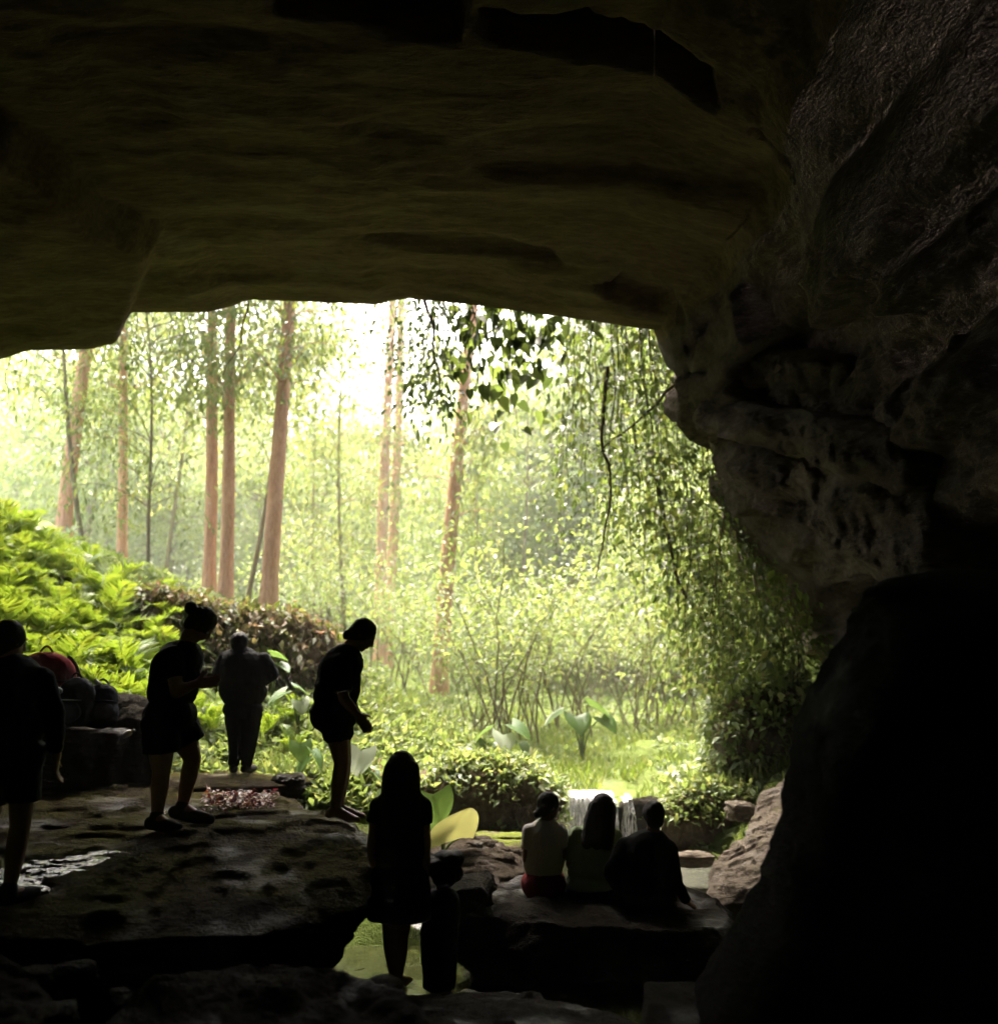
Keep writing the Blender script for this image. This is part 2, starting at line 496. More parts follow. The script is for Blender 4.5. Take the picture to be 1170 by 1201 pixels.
cnt[:3] = [10, 10, 14]
colA = int(cnt[:14].sum())                          # column of the ceiling's right edge
colL = int(cnt[:3].sum())
G = resample(G.transpose(1, 0, 2), cnt).transpose(1, 0, 2)
def normals(G):
    du = np.gradient(G, axis=0); dv = np.gradient(G, axis=1)
    return unit(np.cross(du, dv))
# smooth the section joints a little along the tunnel
for _ in range(6):
    Gs = G.copy()
    Gs[1:-1] = (G[:-2] + G[2:]) * .25 + G[1:-1] * .5
    keep = np.zeros(len(G), bool); keep[lip_row - 1:lip_row + 2] = True
    Gs[keep] = G[keep]
    G = Gs
Nn = normals(G)
rows = np.arange(G.shape[0])[:, None] * np.ones(G.shape[1])[None]
near_lip = np.clip(np.abs(rows - lip_row) / 10.0, .22, 1) * 1.3
colz = np.arange(G.shape[1])[None] * np.ones(G.shape[0])[:, None]
is_wall = np.clip((colz - colA) / 30.0, 0, 1)
st = G * np.array([.45, 1.3, 1.3])
disp = .15 * fbm(st * .8, 5, 21) * (1 - is_wall) + .05 * np.sign(fbm(G * np.array([.35, .9, .9]), 4, 29)) * np.clip(np.abs(fbm(G * np.array([.35, .9, .9]), 4, 29)) * 9, 0, 1) * (1 - is_wall)
stw = G * np.array([1.0, .7, 1.9])
lay = fbm(G * .5, 3, 5) * .5 + G[..., 2] * 1.7 + G[..., 1] * .12
strata = np.abs((lay % 1.0) - .5) * 2
layk = G[..., 2] * 2.1 + G[..., 1] * .10 + .8 * fbm(G * np.array([.35, .35, .2]), 3, 51)
Lf = np.floor(layk); Lt = np.clip((layk - Lf) / .16, 0, 1); Lt = Lt * Lt * (3 - 2 * Lt)
def bed(L): return hash3(L.astype(np.int64), L.astype(np.int64) * 0 + np.floor(G[..., 1] * .45 + L * .37).astype(np.int64), L.astype(np.int64) * 0, 5) - .5
beds = bed(Lf - 1) * (1 - Lt) + bed(Lf) * Lt
disp = disp + is_wall * (.55 * beds * np.clip((G[..., 1] - 3.5) / 5, .25, 1) + .14 * fbm(stw, 5, 33) + .10 * (np.clip(strata * 1.6, 0, 1) - .5) + .06 * fbm(G * 4.5, 4, 12, ridge=True))
disp = disp + .018 * fbm(G * np.array([5, 14, 14.]), 3, 8) * (1 - is_wall)
outside = np.clip((rows - lip_row) / 14.0, 0, 1)
disp = disp + outside * .35 * fbm(G * .7, 4, 77)
sgn = 1.0
G = G + Nn * (disp * near_lip)[..., None] * sgn
# bedding blocks that hang below the ceiling plane and slots that bite into it
def in_poly(x, y, poly):
    c = np.zeros(x.shape, bool)
    j = len(poly) - 1
    for i in range(len(poly)):
        xi, yi = poly[i]; xj, yj = poly[j]
        c ^= ((yi > y) != (yj > y)) & (x < (xj - xi) * (y - yi) / (yj - yi + 1e-12) + xi)
        j = i
    return c
def soft_poly(x, y, poly, w):
    '''1 well inside the polygon, 0 well outside, smooth across w'''
    d = np.full(x.shape, 1e9)
    for i in range(len(poly)):
        (ax, ay), (bx, by) = poly[i - 1], poly[i]
        ex, ey = bx - ax, by - ay
        t = np.clip(((x - ax) * ex + (y - ay) * ey) / (ex * ex + ey * ey + 1e-9), 0, 1)
        d = np.minimum(d, np.hypot(x - ax - t * ex, y - ay - t * ey))
    d = np.where(in_poly(x, y, poly), d, -d)
    t = np.clip(d / w + .5, 0, 1)
    return t * t * (3 - 2 * t)
def ceil_xy(px, py, z=2.2 + 3.2 * LS):
    a = P(px, py, 1.0) - CAM
    t = (z - CAM[2]) / a[2]
    return (CAM + a * t)[:2]
cx, cyy = G[..., 0] + .14 * fbm(G * 1.6, 4, 40), G[..., 1] + .14 * fbm(G * 1.6, 4, 41)
ceil_mask = (colz < colA + 25) & (rows > 30)
blk = [(-3.74 * LS, 8.6 * LS), tuple(ceil_xy(182, 275)), tuple(ceil_xy(90, 205)), tuple(ceil_xy(0, 140)), tuple(ceil_xy(-250, 60)), (-9.6 * LS, 4), (-9.6 * LS, 8.6 * LS)]
G[..., 2] -= .30 * LS * soft_poly(cx, cyy, blk, .2) * ceil_mask
for poly, dz in (([(318, -40), (330, 22), (430, 40), (540, 48), (545, 10), (500, -40)], .55),
                 ([(575, 30), (585, 48), (700, 66), (835, 84), (830, 62), (700, 40)], .35),
                 ([(690, 326), (705, 343), (770, 350), (802, 338), (790, 318), (730, 314)], .30),
                 ([(420, 296), (470, 306), (650, 312), (640, 300), (520, 292)], .12),
                 ([(885, 92), (895, 128), (925, 124), (928, 98)], .12)):
    pl = [tuple(ceil_xy(a, b_)) for a, b_ in poly]
    G[..., 2] += dz * LS * .8 * soft_poly(cx, cyy, pl, .12) * ceil_mask
# the next bed up, above the slots: rougher grey rock
top = [tuple(ceil_xy(a, b_)) for a, b_ in [(-400, -30), (300, -10), (545, 20), (580, 40), (835, 76), (900, 60), (1000, -80), (400, -400), (-600, -300)]]
G[..., 2] += .10 * soft_poly(cx, cyy, top, .25) * ceil_mask
Fq = grid_faces(G.shape[0], G.shape[1])
fc = Fq[:, 0] % G.shape[1]
GV = G.reshape(-1, 3)
def submesh(name, mask, mat):
    F = Fq[mask]
    u, inv = np.unique(F, return_inverse=True)
    link(name, mesh_np(name, GV[u], inv.reshape(F.shape)), mat, kind='structure')
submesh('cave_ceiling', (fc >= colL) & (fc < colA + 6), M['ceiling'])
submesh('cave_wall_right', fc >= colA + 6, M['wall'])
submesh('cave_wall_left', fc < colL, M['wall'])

# ------------------------------------------------------------------ rocks
def slab(name, plan, ztop, rings, label, mat, seed=0, terr=0.0, rel=False, nr=60, na=220, rough=.05, edge=.08, parent=None, cat='rock', group=None, loc=None, tnoise=3.0, cen=None):
    """rock from a plan polygon [(x, y)], a top height function and side rings [(inset, z)] going down"""
    plan = np.array(plan, float)
    q = np.concatenate([plan, plan[:1]])
    s = np.concatenate([[0], np.cumsum(np.linalg.norm(np.diff(q, axis=0), axis=1))])
    t = np.linspace(0, s[-1], na, endpoint=False)
    E = np.stack([np.interp(t, s, q[:, 0]), np.interp(t, s, q[:, 1])], -1)
    for _ in range(3):
        E = (np.roll(E, 1, 0) + np.roll(E, -1, 0)) * .25 + E * .5
    c = np.array(cen) if cen is not None else plan.mean(0)
    rad = unit(E - c)
    E = E + rad * (edge * fbm(np.concatenate([E * 1.7, np.zeros((na, 1))], 1), 5, seed))[:, None]
    rows_ = []
    for k in np.linspace(0, 1, nr) ** .8:
        XY = c + (E - c) * k
        z = ztop(XY[:, 0], XY[:, 1])
        p3 = np.stack([XY[:, 0], XY[:, 1], z], -1)
        nz_ = rough * fbm(p3 * tnoise, 5, seed + 3)
        if terr:
            q_ = nz_ / terr; fl = np.floor(q_); fr = np.clip((q_ - fl - .35) / .3, 0, 1)
            nz_ = terr * (fl + fr * fr * (3 - 2 * fr)) + .012 * fbm(p3 * 9, 3, seed + 6)
        z = z + nz_ - edge * .5 * max(0, k - .93) / .07
        rows_.append(np.stack([XY[:, 0], XY[:, 1], z], -1))
    zt = rows_[-1][:, 2]
    prev = (0.0, None)
    steps = []
    pts = [(0.0, 0.0)] + [(i, z) for i, z in rings]
    for (i0, z0), (i1, z1) in zip(pts[:-1], pts[1:]):
        for w in np.linspace(0, 1, 9)[1:]:
            steps.append((i0 + (i1 - i0) * w, z0, z1, w))
    for ins, z0, z1, w in steps:
        za = zt if z0 == 0.0 and pts[0][1] == z0 else np.full(na, z0)
        z = za * (1 - w) + z1 * w
        if rel: z = zt + z0 * (1 - w) + z1 * w
        XY = E - rad * ins
        p3 = np.stack([XY[:, 0], XY[:, 1], z], -1)
        dsp = edge * 1.3 * fbm(p3 * np.array([1.6, 1.6, 4.0]), 5, seed + 9) + edge * .5 * fbm(p3 * 7, 3, seed + 4)
        XY = XY + rad * dsp[:, None]
        rows_.append(np.stack([XY[:, 0], XY[:, 1], z], -1))
    V = np.array(rows_)
    F = grid_faces(V.shape[0], na, True)
    return link(name, mesh_np(name, V.reshape(-1, 3), F), mat, parent, label, None if parent else cat, group)

def lin(a, b):
    '''height that runs linearly in y from point a to point b'''
    return lambda x, y: a[2] + (b[2] - a[2]) * (y - a[1]) / (b[1] - a[1]) + 0 * x
wall_r = bpy.data.objects['cave_wall_right']
zt1 = lin(P(800, 456, 12.1), P(1060, 492, 8.0))
slab('rock_bed', [(2.26, 12.15), (2.40, 11.2), (2.52, 10.4), (2.66, 9.6), (2.86, 8.8), (3.0, 8.0), (3.2, 7.3), (4.9, 7.1), (4.9, 12.4)], zt1, [(-.05, -.2), (.03, -.38), (1.0, -.44)],
     None, M['wall'], 201, rel=True, nr=40, na=420, rough=.05, edge=.16, parent=wall_r, cen=(3.9, 9.8))
slab('rock_bed', [(2.75, 11.6), (2.80, 10.8), (2.74, 10.1), (2.95, 9.5), (3.1, 8.8), (3.15, 8.2), (3.4, 7.4), (4.9, 7.2), (4.9, 12.2)], lambda x, y: zt1(x, y) - .42, [(.0, -.3), (.12, -.75), (1.0, -.82)],
     None, M['wall'], 202, rel=True, nr=30, na=420, rough=.05, edge=.2, parent=wall_r, cen=(4.0, 9.8))
slab('rock_bed', [(2.46, 12.1), (2.5, 11.4), (2.66, 10.7), (2.8, 10), (3.0, 9.2), (3.25, 8.4), (4.9, 8.2), (4.9, 12.3)], lambda x, y: zt1(x, y) + .62, [(.0, -.25), (.1, -.5), (1.0, -.6)],
     None, M['wall'], 203, rel=True, nr=30, na=420, rough=.05, edge=.2, parent=wall_r, cen=(4.0, 10))

def boulder(name, c, size, label, mat, seed=0, res=40, rough=.22, rot=0.0, parent=None, cat='rock', group=None, flat=.35):
    u = np.linspace(0, 2 * math.pi, res * 2, endpoint=False)
    v = np.linspace(-math.pi / 2, math.pi / 2, res)
    Vv, U = np.meshgrid(v, u, indexing='ij')
    d = np.stack([np.cos(Vv) * np.cos(U), np.cos(Vv) * np.sin(U), np.sin(Vv)], -1)
    e = np.sign(d) * np.abs(d) ** .75
    r = 1 + rough * fbm(d * 1.5 + seed * 3.7, 5, seed) + rough * .5 * fbm(d * 3.5 + seed, 4, seed + 5, ridge=True)
    pts = e * r[..., None] * np.array(size)
    lay_ = pts[..., 2] / max(size[2], .01)
    pts[..., :2] *= (1 + .05 * np.sign(np.sin(lay_ * 7 + seed)))[..., None]
    cr, sr = math.cos(rot), math.sin(rot)
    x, y = pts[..., 0].copy(), pts[..., 1].copy()
    pts[..., 0], pts[..., 1] = x * cr - y * sr, x * sr + y * cr
    V = pts + np.array(c)
    return link(name, mesh_np(name, V.reshape(-1, 3), grid_faces(res, res * 2, True)), mat, parent, label, None if parent else cat, group)

# the big ledge on the left; its top passes under the feet of the people on it
feet = [P(8, 1066, 5.35), P(185, 974, 6.7), P(225, 964, 6.9), P(400, 970, 6.9), P(60, 1080, 5.3), P(330, 1070, 5.5), P(420, 1045, 5.9), P(200, 1085, 5.2), P(100, 925, 9.4), P(300, 935, 9.4),
        P(360, 935, 9.3), P(160, 990, 6.9), P(60, 980, 7.2), P(-120, 1000, 6.4), P(430, 988, 6.9), P(-300, 1000, 6), P(440, 1010, 6.4), P(-150, 925, 9.4)]
LT = RBF([tuple(f) for f in feet] + [(-9, 6, .95), (-9, 10, 1.1), (-3, 12, 1.05)])
plan = [(-9, 4.9), (-5, 4.75), (-3.2, 5.0), (-2.2, 5.15), (-1.3, 5.35), (-.86, 5.8), (-.76, 6.3), (-.80, 6.9), (-1.22, 7.9), (-1.9, 9.2), (-2.3, 10.4), (-3, 11.6), (-6, 12), (-9, 11)]
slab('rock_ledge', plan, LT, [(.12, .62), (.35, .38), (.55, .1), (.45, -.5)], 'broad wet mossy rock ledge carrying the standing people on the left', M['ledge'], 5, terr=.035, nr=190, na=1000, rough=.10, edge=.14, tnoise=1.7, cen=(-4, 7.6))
# flat step behind, with the man on it
zs = P(290, 908, 11.0)[2]
slab('rock_step', [(-6.2, 9.4), (-4.2, 9.5), (-3.0, 9.65), (-2.15, 9.7), (-1.95, 10.3), (-2.2, 11.4), (-3.5, 12.2), (-6.2, 12)], lambda x, y: P(284, 908, 10.5)[2] + .008 * (y - 10.5) + 0 * x,
     [(.02, .96), (.15, .9), (.1, .7)], 'flat stone step at the back of the ledge under the far man', M['ledge'], 17, nr=50, na=300, rough=.02, edge=.06)
boulder('rock', P(338, 922, 10.0), (.16, .2, .13), 'small dark block at the right end of the stone step', M['darkrock'], 3, 30)
# block that carries the bags
bz = P(120, 852, 9.6)
slab('rock_block', [(-5.3, 9.3), (-4.5, 9.2), (-3.72, 9.3), (-3.65, 9.9), (-4.2, 10.3), (-5.3, 10.2)], lambda x, y: bz[2] - .02 + 0 * x, [(.01, 1.45), (.03, 1.2), (-.02, .9)],
     'squared dark rock block under the heap of bags', M['darkrock'], 23, nr=30, na=200, rough=.03, edge=.05)
boulder('rock', P(165, 868, 9.9) + np.array([0, 0, -.08]), (.26, .3, .38), 'dark rough rock behind the bun-haired woman', M['darkrock'], 8, 40)
boulder('rock', P(140, 838, 10.3) + np.array([0, 0, -.1]), (.3, .3, .3), 'dark rough rock right of the bags below the ferns', M['darkrock'], 9, 36)
# rock the three people sit on
sz = P(690, 1056, 7.9)[2]
slab('seat_rock', [(-.32, 7.35), (.2, 7.15), (.8, 7.05), (1.45, 6.95), (1.75, 7.3), (1.8, 7.9), (1.45, 8.45), (.8, 8.5), (.1, 8.55), (-.3, 8.2)],
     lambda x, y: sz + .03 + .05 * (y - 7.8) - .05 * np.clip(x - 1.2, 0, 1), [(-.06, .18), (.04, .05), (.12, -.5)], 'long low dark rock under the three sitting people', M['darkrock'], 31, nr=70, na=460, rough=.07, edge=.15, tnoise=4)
zb1 = P(480, 1050, 6.95)[2] + .05
slab('rock_bridge', [(-1.35, 7.0), (-.9, 6.9), (-.5, 6.95), (-.1, 7.1), (-.05, 7.7), (-.5, 7.9), (-1.0, 7.9), (-1.4, 7.7)], lambda x, y: zb1 - .06 + .1 * (x + .7) ** 2 + 0 * y, [(-.03, -.06), (.08, -.12), (.3, -.15)],
     'dark rock bridging the pool behind the long-haired person', M['darkrock'], 33, rel=True, nr=40, na=320, rough=.05, edge=.1, tnoise=4)
# gravel bar and stones by the stream
slab('gravel_bar', [(-.9, 8.6), (.1, 8.45), (.55, 8.9), (.5, 9.8), (.3, 10.6), (-.4, 10.8), (-1.1, 10)], lambda x, y: T0(x, y) + .05, [(-.05, .1), (0, -.4)],
     'flat brown gravel bar behind the dark sitting rock', M['gravel'], 41, terr=.02, nr=90, na=420, rough=.07, edge=.12, tnoise=4, cat='gravel bar')
boulder('rock', P(590, 992, 10.6), (.38, .3, .12), 'low mossy rock left of the waterfall', M['mossrock'], 44, 34)
boulder('rock', P(520, 1002, 9.6), (.16, .13, .07), 'small brown stone below the yellowing leaf', M['palerock'], 45, 24)
boulder('rock', P(575, 1006, 9.7), (.24, .18, .07), 'flat brown stone on the gravel bar', M['palerock'], 46, 24)
boulder('rock', P(812, 1008, 10.4), (.22, .16, .08), 'small flat grey stone in the stream right of the sitters', M['palerock'], 47, 26)
slab('stream_rock', [(1.75, 8.35), (2.3, 8.2), (3.1, 8.6), (3.6, 10), (3.7, 11.6), (3.15, 11.3), (2.75, 10.7), (2.5, 10.0), (2.0, 9.3)],
     RBF([tuple(P(805, 1045, 8.7)), tuple(P(850, 1035, 8.6)), tuple(P(850, 1000, 9.6)), tuple(P(905, 930, 11)), tuple(P(870, 960, 10.6)), tuple(P(900, 990, 9.3)), (3.6, 9.5, .9), (3.7, 11.5, 1.15)]),
     [(.04, .1), (.1, -.4)], 'pale sloping rock slab beside the stream at the right', M['palerock'], 51, terr=.03, nr=90, na=460, rough=.11, edge=.14, tnoise=3.2)
boulder('rock', P(868, 952, 11.0), (.16, .18, .10), 'small pale stone at the top of the sloping slab', M['palerock'], 58, 30, .38)
# banks of the stream
boulder('stream_bank', P(560, 945, 11.4) + np.array([.0, .25, -.12]), (.95, .5, .55), 'dark overhanging earth bank left of the waterfall', M['earth'], 61, 54, .2, cat='bank')
boulder('stream_bank', P(842, 965, 12.0) + np.array([.05, .3, -.1]), (.75, .5, .42), 'dark undercut bank right of the waterfall', M['earth'], 63, 48, .2, cat='bank')
boulder('stream_bank', P(895, 868, 12.9), (.58, .6, .62), 'dark earth bank under the creepers right of the stream', M['earth'], 64, 48, .4, cat='bank')
boulder('rock', P(755, 965, 12.3), (.34, .25, .3), 'dark wet rock beside the thin strand of falling water', M['darkrock'], 65, 36)
# great dark boulder at the right edge
bo = [P(990, 655, 4.4), P(952, 730, 4.5), P(908, 830, 4.6), P(898, 915, 4.7), P(872, 1010, 4.8), P(836, 1085, 4.85), P(804, 1135, 4.9), P(815, 1201, 4.9), P(860, 1300, 4.9)]
lays = []
nb = 90
zz = np.array([b_[2] for b_ in bo]); xx = np.array([b_[0] for b_ in bo])
zq = np.linspace(zz[0], .0, nb)
xl = np.interp(-zq, -zz, xx)
th = np.linspace(0, 2 * math.pi, 260, endpoint=False)
for k, (z, x0) in enumerate(zip(zq, xl)):
    x1 = 3.6
    cxk, rx = (x0 + x1) / 2, (x1 - x0) / 2
    ry = .62
    e = .62
    X = cxk + rx * np.sign(np.cos(th)) * np.abs(np.cos(th)) ** e
    Y = 4.35 - .22 * (z - 1) + ry * np.sign(np.sin(th)) * np.abs(np.sin(th)) ** e * (.75 + .25 * (1 - z / zz[0]))
    pt = np.stack([X, Y, np.full_like(X, z)], -1)
    dsp = .05 * fbm(pt * 2.2, 5, 71) + .03 * fbm(pt * 7, 4, 72, ridge=True)
    pt[:, 0] -= dsp * np.sign(cxk - X) * 0 + dsp
    pt[:, 1] += dsp
    lays.append(pt)
capz = [lays[0] * (1 - w) + (lays[0].mean(0) + [0, 0, .12]) * w for w in (.98, .7, .4, .2, .08)]
for i_, w in enumerate((.98, .7, .4, .2, .08)):
    capz[i_][:, 2] = lays[0][:, 2] + .07 * math.sqrt(w) + .04 * fbm(capz[i_] * 3, 3, 75)
Vb = np.array(capz + lays)
Vb[..., 2] -= np.clip(4.55 - Vb[..., 1], 0, 2) * .5 * np.clip(Vb[..., 2] / zz[0], 0, 1)
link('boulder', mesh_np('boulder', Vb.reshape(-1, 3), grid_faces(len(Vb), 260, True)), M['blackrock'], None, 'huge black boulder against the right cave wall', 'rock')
# foreground rocks
def zp(px, py, D): return P(px, py, D)[2]
slab('foreground_rock', [(-1.75, 3.6), (-1.6, 4.15), (-1.3, 4.45), (-.75, 4.5), (-.4, 4.35), (-.1, 3.9), (-.2, 3.3), (-1.5, 3.2)],
     RBF([tuple(P(300, 1136, 4.4)), tuple(P(215, 1142, 4.3)), tuple(P(420, 1172, 4.3)), tuple(P(300, 1200, 4.0)), (-1.7, 3.4, .84), (-.2, 3.4, .8)]), [(-.04, .45), (.2, .0)],
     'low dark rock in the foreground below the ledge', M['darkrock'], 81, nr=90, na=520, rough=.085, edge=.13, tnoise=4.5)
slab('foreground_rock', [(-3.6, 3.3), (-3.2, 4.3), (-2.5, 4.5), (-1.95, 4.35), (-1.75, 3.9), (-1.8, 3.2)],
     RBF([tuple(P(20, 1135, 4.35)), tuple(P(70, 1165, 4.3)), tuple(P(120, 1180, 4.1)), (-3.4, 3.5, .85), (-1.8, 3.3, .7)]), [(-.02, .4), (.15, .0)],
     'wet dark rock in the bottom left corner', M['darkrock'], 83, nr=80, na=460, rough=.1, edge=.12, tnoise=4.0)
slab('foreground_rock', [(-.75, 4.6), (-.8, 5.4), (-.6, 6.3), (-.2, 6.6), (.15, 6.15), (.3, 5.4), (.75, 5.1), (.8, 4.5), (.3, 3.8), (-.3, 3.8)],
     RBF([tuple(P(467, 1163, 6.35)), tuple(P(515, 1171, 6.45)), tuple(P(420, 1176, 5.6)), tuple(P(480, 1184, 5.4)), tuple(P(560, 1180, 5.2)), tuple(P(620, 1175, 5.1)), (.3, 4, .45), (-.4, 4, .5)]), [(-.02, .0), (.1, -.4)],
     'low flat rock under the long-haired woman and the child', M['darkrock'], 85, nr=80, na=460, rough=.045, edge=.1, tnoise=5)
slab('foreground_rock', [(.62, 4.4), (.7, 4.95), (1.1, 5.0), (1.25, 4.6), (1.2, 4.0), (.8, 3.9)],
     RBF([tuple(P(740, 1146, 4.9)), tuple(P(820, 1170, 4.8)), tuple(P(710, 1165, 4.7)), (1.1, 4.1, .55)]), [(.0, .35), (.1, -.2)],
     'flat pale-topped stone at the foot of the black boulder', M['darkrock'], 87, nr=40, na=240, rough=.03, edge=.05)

rs_ = np.random.default_rng(2)
for k in range(34):
    q = P(rs_.uniform(525, 612), 1000, rs_.uniform(8.7, 10.5))
    sz_ = rs_.uniform(.025, .08)
    boulder('pebble', (q[0], q[1], float(T0(q[0], q[1])) + .055), (sz_ * 1.3, sz_, sz_ * .6), 'small stone lying on the brown gravel bar', M['gravel'], 130 + k, 14, .25, rs_.uniform(0, 3), group='stones on the gravel bar', cat='stone')
for k in range(18):
    px, D = rs_.uniform(60, 780), rs_.uniform(4.4, 5.0)
    z_ = .86 - max(0, px - 420) * .0012
    x_ = (px - 585) / FPX * D
    sz_ = rs_.uniform(.03, .085)
    boulder('stone', (x_, D - .3, z_ - .02), (sz_ * 1.3, sz_, sz_ * .55), 'small loose wet stone on the dark foreground rocks', M['darkrock'], 90 + k, 16, .25, rs_.uniform(0, 3), group='loose stones in the foreground', cat='stone')

# ------------------------------------------------------------------ water
def sheet(name, x0, x1, y0, y1, z, mat, nx=80, ny=120, amp=.0, slope=0.0):
    X, Y = np.meshgrid(np.linspace(x0, x1, nx), np.linspace(y0, y1, ny))
    Z = z + slope * (Y - y0) + amp * fbm(np.stack([X * 5, Y * 2.5, X * 0], -1), 4, 6)
    return link(name, mesh_np(name, np.stack([X, Y, Z], -1), grid_faces(ny, nx)), mat, kind='structure')
sheet('pool_water', -3.2, 2.2, 4.9, 8.35, -.01, M['pool'], amp=.004)
sheet('stream_water', -.5, 3.0, 8.35, 12.25, -.005, M['riffle'], amp=.02, slope=.012)
sheet('upper_stream', .75, 2.3, 12.15, 13.0, .60, M['riffle'], amp=.03, slope=.02)
X, Y = np.meshgrid(np.linspace(-3.6, -1.75, 150), np.linspace(5.15, 7.3, 180))
p3 = np.stack([X, Y, X * 0], -1)
Z = LT(X, Y) + .028 - .16 * np.clip(np.hypot((X + 2.7) / .75, (Y - 5.95) / .8) - .3, 0, 2) + .045 * fbm(p3 * np.array([3.5, 8, 1]), 4, 19) + .008 * fbm(p3 * np.array([16, 26, 1]), 2, 23)
link('trickle_water', mesh_np('trickle_water', np.stack([X, Y, Z], -1), grid_faces(180, 150)), M['film'], kind='structure')
def fall(px0, px1, pyt, pyb, D, seed, n=60, bow=.16):
    u = np.linspace(0, 1, n); w = np.linspace(0, 1, 40)
    W, U = np.meshgrid(w, u, indexing='ij')
    A, B = P(px0, pyt, D), P(px1, pyt, D)
    zb = P(px0, pyb, D)[2]
    X = A[0] + (B[0] - A[0]) * U
    Z = A[2] - .04 * np.abs(fbm(np.stack([X * 6, X * 0, X * 0], -1), 3, seed)) + (zb - A[2]) * W ** 1.35
    fold = fbm(np.stack([X * 16, W * 1.2, X * 0 + seed], -1), 4, seed)
    Y = D - bow * np.sqrt(W) - .07 * fold + .25 * (np.clip(.12 - W, 0, 1) / .12) ** 2
    X = X + .03 * fold + .06 * (U - .5) * W
    return np.stack([X, Y, Z], -1).reshape(-1, 3), grid_faces(40, n)
V, F = join([fall(664 + 3 * k_, 718 - 2 * k_, 929 + .6 * k_, 994, 11.97 - .04 * k_, k_ + 1, 60, .10 + .05 * k_) for k_ in range(4)] + [fall(730, 735, 935, 990, 11.9, 2, 10, .1), fall(736.5, 742, 934, 990, 11.92, 12, 10, .1), fall(719, 722, 937, 988, 11.95, 3, 8, .08)])
link('waterfall', mesh_np('waterfall', V, F), M['fall'], kind='structure')
V, F = join([fall(786, 812, 906, 925, 13.6, 4, 30), fall(782, 818, 926, 948, 13.1, 5, 36), fall(795, 815, 915, 935, 13.3, 6, 20)])
link('waterfall', mesh_np('waterfall', V, F), M['fall'], kind='structure')
V, F = join([fall(472, 506, 1083, 1097, 8.4, 7, 40, .06)])
link('waterfall', mesh_np('waterfall', V, F), M['fall'], kind='structure')

# ------------------------------------------------------------------ vegetation
def crown_leaves(centers, spread, n_each, L, W, rng, droop=.6, flat=.7):
    pos, d = [], []
    for c, s in zip(centers, spread):
        q = rng.normal(size=(n_each, 3)) * s * np.array([1, 1, flat])
        pos.append(c + q)
        dd = unit(q + 1e-6) * .5 + rng.normal(size=(n_each, 3)) * .5 + np.array([0, 0, -droop])
        d.append(dd)
    pos = np.concatenate(pos); d = np.concatenate(d)
    n = rdir(len(pos), rng) * .7 + np.array([0, 0, 1.0])
    return leaves(pos, d, n, L * rng.uniform(.4, 1.4, len(pos)), W * rng.uniform(.4, 1.4, len(pos)))

def trunk_line(b, t, H, rng, wob=.12, n=22):
    """a line from b through t on to height b.z + H"""
    b, t = np.array(b), np.array(t)
    s = np.linspace(0, H / max(.5, t[2] - b[2]), n)
    L_ = b + (t - b) * s[:, None]
    ph = rng.uniform(0, 6, 2)
    w = np.sin(s / s[-1] * 5 + ph[0]) * wob, np.sin(s / s[-1] * 4 + ph[1]) * wob
    L_[:, 0] += w[0] - w[0][0]; L_[:, 1] += w[1] - w[1][0]
    return L_

def eucalypt(base, top, r, H, label, seed, sprays=26, low=.22, mat='bark', leafsize=.2, leafn=46):
    rng = np.random.default_rng(seed)
    b = np.array(base)
    b[2] = min(b[2], float(ground(b[0], b[1])) + .02)
    ln = trunk_line(b, top, H, rng, .10)
    t = thing('eucalyptus_tree', label, 'tree', tuple(b))
    rad = r * (1 - .72 * np.linspace(0, 1, len(ln)) ** 1.1)
    rad[0] *= 1.35
    ln2 = ln.copy(); ln2[0, 2] -= .25
    parts = [tube(ln2 - b, rad, 12, .12, seed)]
    cents, spr = [], []
    for k in range(sprays):
        f = rng.uniform(low, 1.0)
        i = f * (len(ln) - 1)
        p = ln[int(i)] - b
        a = rng.uniform(0, 2 * math.pi)
        ext = (1.0 + 2.2 * f) * rng.uniform(.5, 1.1)
        q1 = p + np.array([math.cos(a), math.sin(a), .75]) * ext * .55
        q2 = p + np.array([math.cos(a), math.sin(a), .25]) * ext
        parts.append(tube(bez(p, q1, q2, 7), np.linspace(max(.012, r * .16 * (1.2 - f)), .006, 7), 5))
        for m_ in range(3):
            w = .55 + .45 * m_ / 2
            cents.append(p + (q2 - p) * w + rng.normal(size=3) * .22 + np.array([0, 0, .15 - .25 * m_]))
            spr.append(rng.uniform(.22, .42))
    V, F = join(parts)
    link('trunk', mesh_np('trunk', V, F), M[mat], t)
    V, F = crown_leaves(cents, spr, leafn // 3 * 2, leafsize, leafsize * .36, rng, 1.0)
    link('crown', mesh_np('crown', V, F, False), M['leaf_euc'], t)
    return t

EU = [((72, 642, 20), (97, 405, 20.4), .17, 17, 'tall pink-barked tree nearest the left edge, rising from the fern bank'),
      ((143, 667, 22), (139, 370, 22), .12, 15, 'slim tall tree just right of the leftmost pink trunk'),
      ((245, 702, 21), (252, 380, 21.3), .15, 17, 'tall pink trunk, left one of the close pair on the bank'),
      ((264, 708, 20.4), (280, 360, 20.6), .155, 17, 'tall pink trunk, right one of the close pair on the bank'),
      ((314, 720, 20), (331, 356, 20.3), .19, 18, 'thick pale pink trunk right of the close pair on the bank'),
      ((444, 797, 29), (456, 370, 29.5), .20, 22, 'tall reddish trunk, left of the twin trunks behind the person standing sideways'),
      ((452, 797, 30.5), (466, 370, 31), .19, 23, 'tall reddish trunk, right of the twin trunks behind the person standing sideways'),
      ((514, 820, 22.4), (541, 480, 22.9), .20, 18, 'reddish trunk leaning right in the middle of the clearing')]
